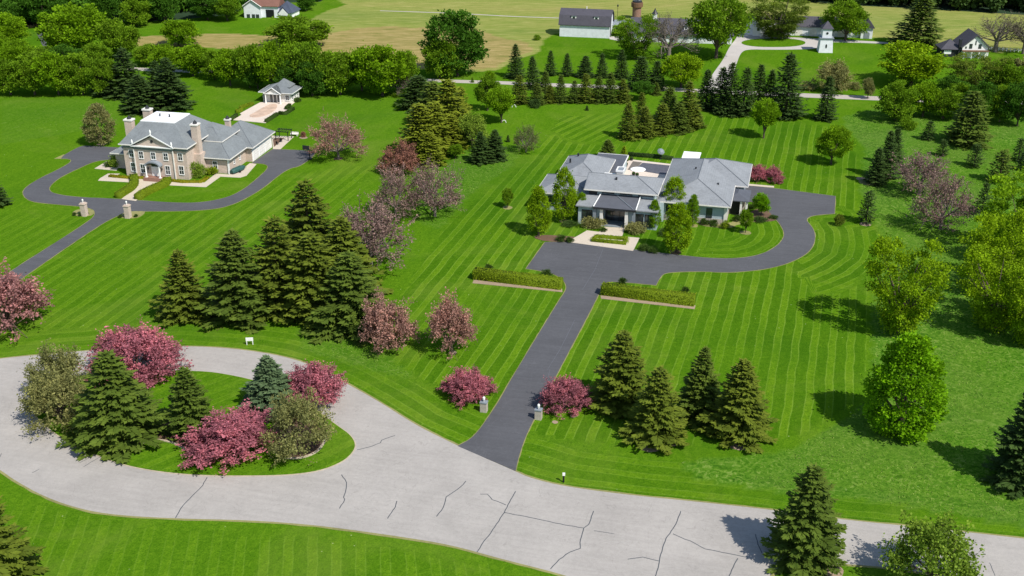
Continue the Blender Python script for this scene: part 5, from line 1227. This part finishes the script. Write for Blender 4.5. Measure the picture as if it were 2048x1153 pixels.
T('thin', 870, 433, 318, 98, 'thin pale pinkish tree with dark trunk on the right of the blossom row', 'tw_pink')
T('rose', 800, 345, 272, 76, 'reddish brown cone shaped tree left of the tall golden evergreens', 'tw_red')
T('thin', 677, 319, 216, 98, 'pinkish redbud tree alone on the lawn between the two houses', 'bl_dusty')
T('column', 203, 290, 205, 68, 'brownish green cone shaped tree on the lawn left of the mansion', 'lf_olive')
# beside the driveway
T('pink', 938, 812, 740, 98, 'low pink tree left of the driveway entrance', pink_low=True, group='pink trees at the driveway entrance')
T('pink', 1130, 834, 755, 98, 'low pink tree right of the driveway entrance', pink_low=True, group='pink trees at the driveway entrance')
g2 = 'spruces right of the driveway'
T('spruce', 1240, 835, 660, 118, 'tallest spruce right of the driveway, nearest to the pink tree', group=g2)
T('spruce', 1397, 850, 695, 98, 'dark green spruce between its two neighbours right of the driveway', 'sp_mid', group=g2)
T('spruce', 1312, 900, 730, 122, 'front spruce of the left pair right of the driveway', group=g2)
T('spruce', 1470, 893, 715, 126, 'rightmost spruce of the four right of the driveway', group=g2)
# right side
T('maple', 1795, 664, 473, 150, 'yellow green maple with visible limbs on the right lawn')
T('tear', 1796, 888, 667, 148, 'dense bright green teardrop tree standing on the right lawn')
T('spruce', 2040, 990, 765, 130, 'dark spruce cut by the right edge of the photo', 'sp_dark')
g3 = 'big yellow green trees at the right edge'
T('maple', 2030, 520, 352, 160, 'yellow green tree at the back of the right edge group', 'lf_bright', group=g3)
T('maple', 1992, 585, 425, 150, 'yellow green tree in the middle of the right edge group', group=g3)
T('maple', 1988, 655, 498, 165, 'nearest yellow green tree of the right edge group', group=g3)
T('maple', 2060, 690, 530, 120, 'yellow green tree of the right edge group, half outside the photo', group=g3)
T('thin', 1838, 390, 292, 100, 'bare pinkish grey tree on the meadow, left and behind of two', 'tw_pink')
T('thin', 1880, 459, 336, 112, 'bare reddish topped tree on the meadow, right and in front of two', 'tw_pink')
T('narrow', 1787, 335, 254, 34, 'dark narrow evergreen on the meadow, the back one of three', 'sp_dark')
T('narrow', 1768, 362, 260, 42, 'dark narrow evergreen on the meadow, the tallest of three', 'sp_dark')
T('narrow', 1750, 373, 294, 40, 'dark narrow evergreen on the meadow, the front one of three', 'sp_dark')
T('pine', 1731, 447, 378, 40, 'young pine on bare trunk in a mulch ring beside the curved driveway')
T('shrub', 1678, 454, 427, 24, 'small brown green bush beside the curved driveway', 'sp_olive')
T('round', 1662, 329, 245, 72, 'round bright green tree with forked trunk on the striped lawn', 'lf_bright')
T('round', 1527, 277, 197, 60, 'round bright green tree on the far striped lawn', 'lf_bright')
for x, yb, ty, w_, l, m_ in ((1963, 424, 364, 38, 'dark bushy evergreen at the back of the big yellow green trees', 'sp_dark'), (1998, 364, 298, 54, 'grey green pine alone on the right meadow', 'sp_mid'), (1948, 334, 286, 38, 'dark round evergreen below the tall meadow spruce', 'sp_dark'),
        (2036, 322, 276, 34, 'small dark evergreen near the right edge, the farther of two', 'sp_dark'), (2046, 340, 300, 36, 'small dark evergreen at the right edge, the nearer of two', 'sp_dark'), (1884, 312, 278, 28, 'small dark evergreen between the bare trees and the tall meadow spruce', 'sp_dark'), (1855, 280, 241, 32, 'small round dark pine on the far meadow', 'sp_dark')):
    T('pine', x, yb, ty, w_, l, m_)
T('shrub', 1816, 263, 227, 36, 'loose green shrub on the far meadow', 'lf_mid')
T('farspruce', 1931, 297, 180, 88, 'tall dark green spruce on the meadow below the right tree belt', 'sp_mid')
# around the low grey house
g4 = 'pear trees in front of the low house'
T('column', 1077, 470, 370, 58, 'yellow green pear tree at the left end of the low grey house', group=g4)
T('column', 1128, 443, 330, 56, 'tall yellow green pear tree close to the left wing of the low house', group=g4)
T('column', 1163, 440, 384, 36, 'small oval green tree left of the entry canopy', 'lf_bright', group=g4)
T('column', 1307, 458, 398, 30, 'slim oval green tree right of the entry canopy', 'lf_bright', group=g4)
T('column', 1346, 436, 350, 56, 'yellow green pear tree against the right wing, behind the nearest one', group=g4)
T('column', 1384, 452, 387, 30, 'slim oval tree against the right wing, left of its windows', 'lf_bright', group=g4)
T('column', 1353, 505, 403, 66, 'nearest yellow green pear tree in front of the low grey house', group=g4)
T('round', 1522, 432, 385, 38, 'round clipped bright green tree at the side porch', 'lf_lime')
T('round', 1491, 466, 419, 30, 'small ball headed tree in a stone ring right of the low house', 'lf_mid')
T('round', 1015, 416, 374, 26, 'young round tree in a tan ring on the striped lawn', 'lf_mid')
T('pink', 1515, 366, 327, 36, 'pink flowering shrub behind the low house, left of two', pink_low=True, group='pink shrubs behind the low house')
T('pink', 1547, 369, 329, 36, 'pink flowering shrub behind the low house, right of two', pink_low=True, group='pink shrubs behind the low house')
T('narrow', 1215, 320, 279, 33, 'broad cone shaped evergreen behind the low house', 'sp_mid')
T('narrow', 1247, 322, 292, 17, 'small golden cone shaped evergreen behind the low house', 'hedge')
g5 = 'shrubs around the low grey house'
for x, yb, ty, w_, l, m_ in ((1186, 461, 432, 50, 'spreading olive shrub left of the house entrance', 'lf_olive'), (1272, 470, 443, 48, 'spreading olive shrub right of the house entrance', 'lf_olive'), (1122, 486, 470, 24, 'low dark shrub left in the entry bed', 'hedge_d'), (1140, 487, 472, 20, 'low dark shrub right in the entry bed', 'hedge_d'),
        (1287, 504, 488, 28, 'low dark shrub at the right corner of the entry terrace', 'hedge_d'), (1305, 508, 492, 26, 'low dark shrub between the entry terrace and the nearest pear tree', 'hedge_d'), (1094, 556, 539, 24, 'round shrub behind the left long hedge near its right end', 'hedge_d'), (978, 544, 525, 20, 'round shrub behind the left long hedge near its left end', 'hedge_d'),
        (1245, 574, 553, 18, 'round shrub behind the right long hedge near its left end', 'hedge_d'), (1370, 590, 572, 18, 'round shrub behind the right long hedge near its right end', 'hedge_d'), (1408, 452, 436, 22, 'dark clipped shrub below the right wing windows, leftmost of three', 'hedge_d'),
        (1427, 455, 438, 20, 'dark clipped shrub below the right wing windows, middle of three', 'hedge_d'), (1450, 459, 441, 22, 'dark clipped shrub below the right wing windows, rightmost of three', 'hedge'), (1503, 420, 406, 20, 'small green shrub against the side porch', 'hedge_d'), (1472, 446, 430, 18, 'green shrub beside the porch opening', 'hedge_d'),
        (1520, 446, 433, 34, 'dark spreading shrub under the round clipped tree', 'sp_dark'), (1546, 440, 430, 20, 'low green shrub at the driveway corner', 'hedge_d'), (1207, 466, 455, 16, 'tiny shrub at the left entrance pier', 'hedge_d'), (1140, 456, 442, 34, 'dark shrub under the tall pear tree', 'sp_dark'), (1335, 475, 455, 40, 'dark shrub between the pear trees of the right wing', 'sp_dark')):
    T('shrub', x, yb, ty, w_, l, m_, g5)
# around the mansion
g6 = 'shrubs around the mansion'
for x, yb, ty, w_, l, m_ in ((397, 359, 320, 30, 'pale twiggy shrub at the right front corner of the mansion', 'lf_pale'), (423, 352, 331, 28, 'bright green shrub beside the pale twiggy one', 'hedge'), (232, 338, 308, 28, 'pale twiggy shrub at the left corner of the mansion', 'lf_pale'), (218, 336, 322, 22, 'green shrub beside the west path', 'hedge_d'),
        (607, 276, 262, 14, 'small brown bush on the lawn right of the bench', 'tw_red'), (149, 433, 424, 9, 'tiny shrub in the left gate bed, left one', 'hedge_d'), (161, 434, 425, 10, 'tiny shrub in the left gate bed, middle one', 'hedge_d'), (175, 431, 424, 8, 'tiny shrub in the left gate bed, right one', 'hedge_d'),
        (241, 437, 429, 11, 'tiny shrub in the right gate bed, left of the pillar', 'hedge_d'), (272, 436, 428, 10, 'tiny shrub in the right gate bed, right of the pillar', 'hedge_d'), (597, 206, 194, 12, 'small green bush beside the pool pavilion', 'hedge_d')):
    T('shrub', x, yb, ty, w_, l, m_, g6)
# golden evergreens right of the centre lawn
g7 = 'tall evergreens in the middle distance'
for x, yb, ty, w_, l, m_ in ((838, 222, 150, 62, 'dark evergreen at the back left of the tall golden evergreens', 'sp_dark'), (866, 260, 160, 60, 'tall evergreen with green top at the back of the golden group', 'sp_mid'), (896, 290, 158, 74, 'tallest golden evergreen in the middle distance', 'sp_olive'), (922, 268, 172, 40, 'golden evergreen on the right edge of the group', 'sp_olive'),
        (872, 312, 200, 62, 'golden evergreen in the centre of the group', 'sp_olive'), (846, 322, 206, 72, 'broad golden evergreen on the left of the group', 'sp_olive'), (905, 305, 228, 44, 'front right golden evergreen of the group', 'sp_olive'), (858, 335, 262, 48, 'frontmost golden evergreen of the group', 'sp_olive')):
    T('narrow', x, yb, ty, w_ * 1.22, l, 'sp_gold' if m_ == 'sp_olive' else m_, g7)
T('loose', 944, 296, 216, 66, 'pale green feathery tree right of the tall golden evergreens', 'lf_pale')
T('spruce', 962, 330, 262, 48, 'dark spreading spruce on the lawn, left of a pair', 'sp_dark'); T('spruce', 990, 324, 258, 46, 'dark spreading spruce on the lawn, right of a pair', 'sp_dark')
T('round', 1003, 246, 171, 62, 'leafy green tree above the pair of dark spruces', 'lf_bright'); T('round', 975, 222, 148, 50, 'pale green leafy tree behind the leafy green one', 'lf_mid')
T('round', 911, 318, 288, 30, 'small round tree below the golden evergreens', 'lf_mid'); T('thin', 1052, 305, 247, 46, 'small bare tree on the mown back lawn', 'tw_green')
T('narrow', 1016, 285, 270, 8, 'tiny dark cone shaped bush right of the dark spruces', 'sp_dark'); T('narrow', 1174, 222, 211, 7, 'tiny dark cone shaped bush on the putting green lawn', 'sp_dark')
g8 = 'evergreen cluster behind the low house'
for x, yb, ty, w_, l in ((1282, 240, 184, 30, 'small evergreen with rounded top at the back of the cluster behind the low house'), (1335, 250, 172, 56, 'tallest evergreen of the cluster behind the low house'), (1376, 262, 162, 58, 'rightmost evergreen of the cluster behind the low house'), (1256, 282, 204, 48, 'leftmost evergreen of the cluster behind the low house'),
        (1288, 278, 212, 48, 'second evergreen from the left in the cluster behind the low house'), (1322, 272, 206, 50, 'middle evergreen of the cluster behind the low house'), (1356, 268, 205, 54, 'front right evergreen of the cluster behind the low house'), (1392, 258, 215, 34, 'small evergreen at the right foot of the cluster behind the low house')):
    T('farspruce', x, yb, ty, w_, l, 'sp_olive' if x % 3 else 'sp_mid', g8)
g9 = 'back row of spruces before the barn'
for k, (x, yb, ty, w_) in enumerate(((1032, 160, 88, 40), (1066, 180, 111, 38), (1101, 153, 100, 26), (1134, 154, 106, 26), (1170, 158, 111, 38), (1204, 158, 105, 28), (1242, 160, 99, 34), (1281, 183, 112, 58), (1312, 182, 120, 40))):
    T('farspruce', x, yb, ty, w_, ['first and tallest', 'second', 'third', 'fourth', 'fifth', 'sixth', 'seventh', 'eighth, larger', 'ninth'][k] + ' spruce from the left in the row before the white barn', 'sp_dark', g9)
g10 = 'front row of spruces along the far road'
for k, (x, yb, ty, w_) in enumerate(((1038, 210, 150, 40), (1074, 212, 165, 34), (1090, 186, 141, 32), (1100, 208, 170, 34), (1121, 208, 148, 34), (1148, 208, 160, 30), (1171, 208, 146, 40), (1197, 208, 152, 36), (1219, 208, 143, 40), (1245, 208, 158, 36), (1312, 192, 165, 22))):
    T('farspruce', x, yb, ty, w_, 'young spruce number %s from the left along the near side of the far road' % ('one two three four five six seven eight nine ten eleven'.split()[k]), 'sp_mid' if k % 3 else 'sp_olive', g10)
T('shrub', 1070, 218, 196, 26, 'dark low bush at the left foot of the road spruces', 'sp_dark')
T('round', 1362, 176, 102, 92, 'yellow green round tree behind the road, left of the dark spruces', 'lf_yel')
T('round', 1285, 200, 160, 50, 'green bush tree before the road below the row of spruces', 'lf_deep')
g11 = 'dark spruces right of the farm drive'
for k, (x, yb, ty, w_) in enumerate(((1411, 222, 138, 48), (1437, 228, 132, 48), (1458, 234, 124, 54), (1484, 236, 132, 52), (1514, 230, 128, 50), (1536, 226, 138, 44))):
    T('farspruce', x, yb, ty, w_, ['first', 'second', 'third', 'fourth', 'fifth', 'sixth'][k] + ' dark spruce from the left in the mass before the farm drive', 'sp_dark', g11)
T('farspruce', 1570, 241, 102, 74, 'tallest dark spruce, open branched, right of the dark mass', 'sp_dark')
T('narrow', 1650, 244, 150, 40, 'dark narrow evergreen in front of the far road', 'sp_dark')
T('loose', 1665, 182, 112, 78, 'sparse olive tree below the white tower', 'lf_olive')
T('round', 1735, 198, 155, 26, 'small loose tree at the end of the visible far road', 'lf_olive')
T('far', 1822, 172, 84, 130, 'large yellow green tree on the lawn left of the gabled cottage', 'lf_yel')
T('maple', 1955, 186, 110, 124, 'wide dark limbed tree with olive leaves below the gabled cottage', 'lf_moss')
# right belt
g12 = 'right tree belt along the far road'
RB = [(1790, 240, 158, 84, 'lf_mid'), (1845, 234, 162, 74, 'lf_bright'), (1885, 238, 176, 72, 'lf_mid'), (1925, 225, 165, 66, 'lf_mid'), (1962, 240, 158, 76, 'lf_deep'), (1998, 244, 168, 66, 'lf_mid'), (2034, 252, 160, 70, 'lf_deep'), (2010, 200, 120, 72, 'lf_mid'), (2046, 190, 108, 64, 'lf_olive'), (1905, 205, 150, 60, 'lf_deep')]
for k, (x, yb, ty, w_, m_) in enumerate(RB):
    T('far', x, yb, ty, w_, ['leftmost', 'second', 'third', 'fourth', 'fifth', 'sixth', 'seventh'][k] + ' tree from the left in the right belt by the far road' if k < 7 else ['green tree just left of the photo edge below the white fence', 'olive tree cut by the right edge below the white fence', 'dark green tree at the back of the right belt'][k - 7], m_, g12)
for k, (x, w_) in enumerate(((1615, 44), (1668, 40), (1706, 40))):
    T('shrub', x, 182, 164, w_, 'rough grey green shrub behind the far road, %s of three' % ['left', 'middle', 'right'][k], 'lf_olive' if k != 1 else 'hedge_d', 'rough shrubs behind the far road')
# farm trees
T('round', 1432, 117, -6, 118, 'big bright green tree with a pale trunk beside the gravel farm drive', 'lf_mid')
T('maple', 1270, 118, 26, 84, 'spreading green tree with forked trunk just right of the white barn', 'lf_mid')
T('bare', 1337, 120, 22, 122, 'grey leafless tree in front of the long stable', 'tw_grey')
T('maple', 1556, 76, -6, 110, 'big olive green tree on the oval lawn', 'lf_moss')
T('round', 1690, 82, -4, 90, 'big green tree behind the white tower', 'lf_mid')
T('farspruce', 1832, 100, -14, 98, 'very tall dark spruce at the edge of the hay field', 'sp_mid')
T('bare', 1990, 104, 16, 116, 'wide bare brown tree behind the white fence', 'tw_grey'); T('bare', 2046, 108, 22, 90, 'bare brown tree cut by the right edge behind the white fence', 'tw_grey')
T('shrub', 1240, 74, 46, 46, 'round green bush right of the white barn', 'lf_mid')
T('shrub', 1074, 82, 68, 18, 'small bush on the hay field border left of the barn', 'lf_mid')
T('far', 915, 152, 15, 122, 'huge dark green tree on the near edge of the hay field', 'lf_deep')
T('far', 880, 156, 74, 84, 'grey green tree in front of the huge dark one', 'lf_mid')
T('farspruce', 945, 166, 155, 8, 'tiny evergreen on the verge of the far road', 'lf_mid'); T('round', 981, 168, 141, 20, 'small bright tree on the verge of the far road', 'lf_bright')
# left belt
g13 = 'left tree belt behind the mansion lawn'
LB = [(22, 190, 116, 78, 'lf_mid'), (70, 190, 104, 80, 'lf_mid'), (118, 190, 98, 84, 'lf_bright'), (166, 190, 104, 82, 'lf_mid'), (205, 192, 112, 70, 'lf_mid'), (40, 150, 78, 76, 'lf_bright'), (92, 152, 92, 70, 'lf_mid'), (145, 150, 86, 80, 'lf_deep'), (195, 150, 84, 70, 'lf_mid'),
      (300, 132, 88, 66, 'lf_mid'), (340, 150, 86, 74, 'lf_bright'), (386, 152, 88, 80, 'lf_bright'), (461, 172, 97, 68, 'lf_bright'), (430, 160, 98, 50, 'lf_mid'), (500, 176, 84, 80, 'lf_mid'), (548, 180, 78, 88, 'lf_bright'), (596, 176, 84, 90, 'lf_mid'), (640, 184, 80, 92, 'lf_mid'), (682, 190, 100, 76, 'lf_mid'), (625, 192, 120, 70, 'lf_deep'),
      (724, 182, 92, 68, 'lf_bright'), (765, 192, 84, 112, 'lf_bright'), (806, 186, 98, 62, 'lf_mid'), (577, 184, 118, 60, 'lf_deep'), (516, 178, 120, 50, 'lf_deep'), (600, 96, 32, 128, 'lf_mid'), (150, 112, 7, 128, 'lf_bright'), (246, 118, 34, 84, 'lf_mid'), (20, 96, 25, 88, 'lf_bright'), (358, 92, 37, 80, 'lf_bright'), (0, 120, 68, 60, 'lf_bright')]
LL = {1: 'front row tree of the left belt, second from the left photo edge', 2: 'front row tree of the left belt, third from the left photo edge', 3: 'front row tree of the left belt, fourth from the left photo edge', 4: 'front row tree of the left belt, touching the dark spruces', 5: 'second row tree of the left belt, nearest the left photo edge', 6: 'second row tree of the left belt, below the country lane',
      7: 'dark second row tree under the biggest yellow green tree', 8: 'second row tree just left of the tall dark spruce tip', 9: 'tree right of the soft green one, before the brown field', 10: 'yellow green tree above the right dark spruce of the pair', 11: 'yellow green tree left of the white rail fence glimpse', 13: 'small thin crowned tree left of the round yellow green one',
      14: 'green tree behind and left of the pool pavilion', 15: 'bright tree straight above the pool pavilion', 16: 'middle green tree above the pool pavilion roof', 17: 'green tree above and right of the pool pavilion', 18: 'tree between the pavilion trees and the largest bright one', 19: 'low dark tree at the right of the pool pavilion', 24: 'low dark tree at the left of the pool pavilion', 30: 'bright tree cut by the left edge below the lane',
      20: 'bright tree left of the largest one right of the pavilion', 21: 'largest bright green tree of the belt, right of the pool pavilion', 22: 'last tree of the left belt beside the golden evergreens', 12: 'round yellow green tree right of the two big dark spruces', 25: 'large green tree at the near edge of the brown field', 26: 'biggest yellow green tree at the top left', 27: 'soft green tree right of the biggest top left one',
      28: 'yellow green tree at the left edge beside the country lane', 29: 'round yellow green tree against the brown field', 23: 'dark tree directly behind the pool pavilion', 0: 'leftmost tree at the front of the left belt'}
for k, (x, yb, ty, w_, m_) in enumerate(LB):
    T('far', x, yb, ty, w_, LL.get(k, 'leafy green tree in the crowded belt behind the mansion lawn'), m_, g13 if k not in LL else g13)
T('thin', 796, 190, 118, 56, 'grey thin tree at the right end of the left belt', 'tw_grey'); T('thin', 232, 110, 70, 40, 'grey thin tree inside the left belt', 'tw_grey')
for x, yb, ty, w_, l in ((222, 196, 122, 70, 'dark spruce at the left back of the pair behind the mansion'), (258, 200, 92, 82, 'tall dark spruce rising behind the left one of the pair'), (286, 230, 148, 78, 'big dark spruce behind the mansion, left of the pair'), (345, 224, 115, 80, 'big dark spruce behind the mansion, right of the pair'), (318, 205, 120, 60, 'dark spruce squeezed behind the pair')):
    T('spruce', x, yb, ty, w_, l, 'sp_dark', 'dark spruces behind the mansion')
T('shrub', 800, 196, 180, 40, 'low shrub under the right end of the left belt', 'lf_mid')
# far woods: read as one mass each
def wood(name, pts, h, label, seed, n, mat):
    g = np.random.default_rng(seed); poly = PW(pts); xs = [p[0] for p in poly]; ys = [p[1] for p in poly]; C = []
    while len(C) < n:
        X = g.uniform(min(xs), max(xs), 400); Y = g.uniform(min(ys), max(ys), 400); k = inpoly(X, Y, poly)
        C += list(zip(X[k], Y[k]))
    P = []; U = []; V = []; rn = []; seg = MB()
    for X, Y in C[:n]:
        H = h * g.uniform(.7, 1.2); Rr = H * g.uniform(.28, .42); cr_ = g.uniform(); m = 260
        v = nrm(g.normal(size=(m, 3))); r = g.uniform(.4, 1, (m, 1)) ** .5
        ph = nrm(g.normal(size=(6, 3))); r = r * (1 + .22 * np.sin(3 * (v @ ph.T)).sum(1, keepdims=True) / 2)
        p = np.array([X, Y, H * .55]) + v * r * np.array([Rr, Rr, H * .45]); d = nrm(v + g.normal(size=(m, 3)) * .7)
        P.append(p); U.append(d * 1.5); V.append(rot_to(d, g) * .65); rn.append(.6 * cr_ + .4 * g.uniform(size=m))
        seg.tube((X, Y, 0), (X, Y, H * .5), .35, .2, 5, False)
    me = leaf_mesh(name, np.concatenate(P), np.concatenate(U), np.concatenate(V), np.concatenate(rn), (seg.v, seg.f)); me.materials.append(M[mat])
    o = bpy.data.objects.new(name, me); COL.objects.link(o); tag(o, label, 'wood', kind='stuff')
wood('far_wood', [(-350, 52), (60, 50), (170, 44), (300, 42), (370, 30), (470, 28), (500, 8), (640, 4), (700, -20), (-300, -26)], 14, 'dense dark wood beyond the lane at the top left', 5, 330, 'lf_deep')
wood('far_wood', [(1330, -22), (1480, -6), (1700, 12), (1860, 20), (2060, 32), (2200, 40), (2200, -2), (1700, -22), (1330, -45)], 13, 'dense dark wood beyond the hay field at the top right', 6, 300, 'sp_dark')
g14 = 'trees before the top left wood'
for k, (x, yb, ty, w_, m_) in enumerate(((415, 40, -20, 70, 'lf_deep'), (455, 42, -14, 60, 'lf_mid'), (275, 52, -10, 66, 'lf_mid'), (330, 46, -24, 60, 'lf_deep'), (210, 50, -26, 70, 'lf_deep'), (90, 52, -20, 84, 'lf_deep'), (40, 54, -16, 60, 'lf_deep'), (612, 22, -26, 44, 'lf_deep'))):
    T('far', x, yb, ty, w_, ['dark tree just left of the red roofed farmhouse', 'small tree touching the left wall of the red roofed farmhouse', 'dark tree above the soft green belt tree at the top edge', 'dark tree at the top edge above the round yellow green tree', 'dark tree at the top edge right of the biggest yellow green tree', 'dark tree at the top edge above the country lane', 'dark tree at the top edge left of the country lane', 'dark tree right of the blue roofed house'][k], m_, g14)
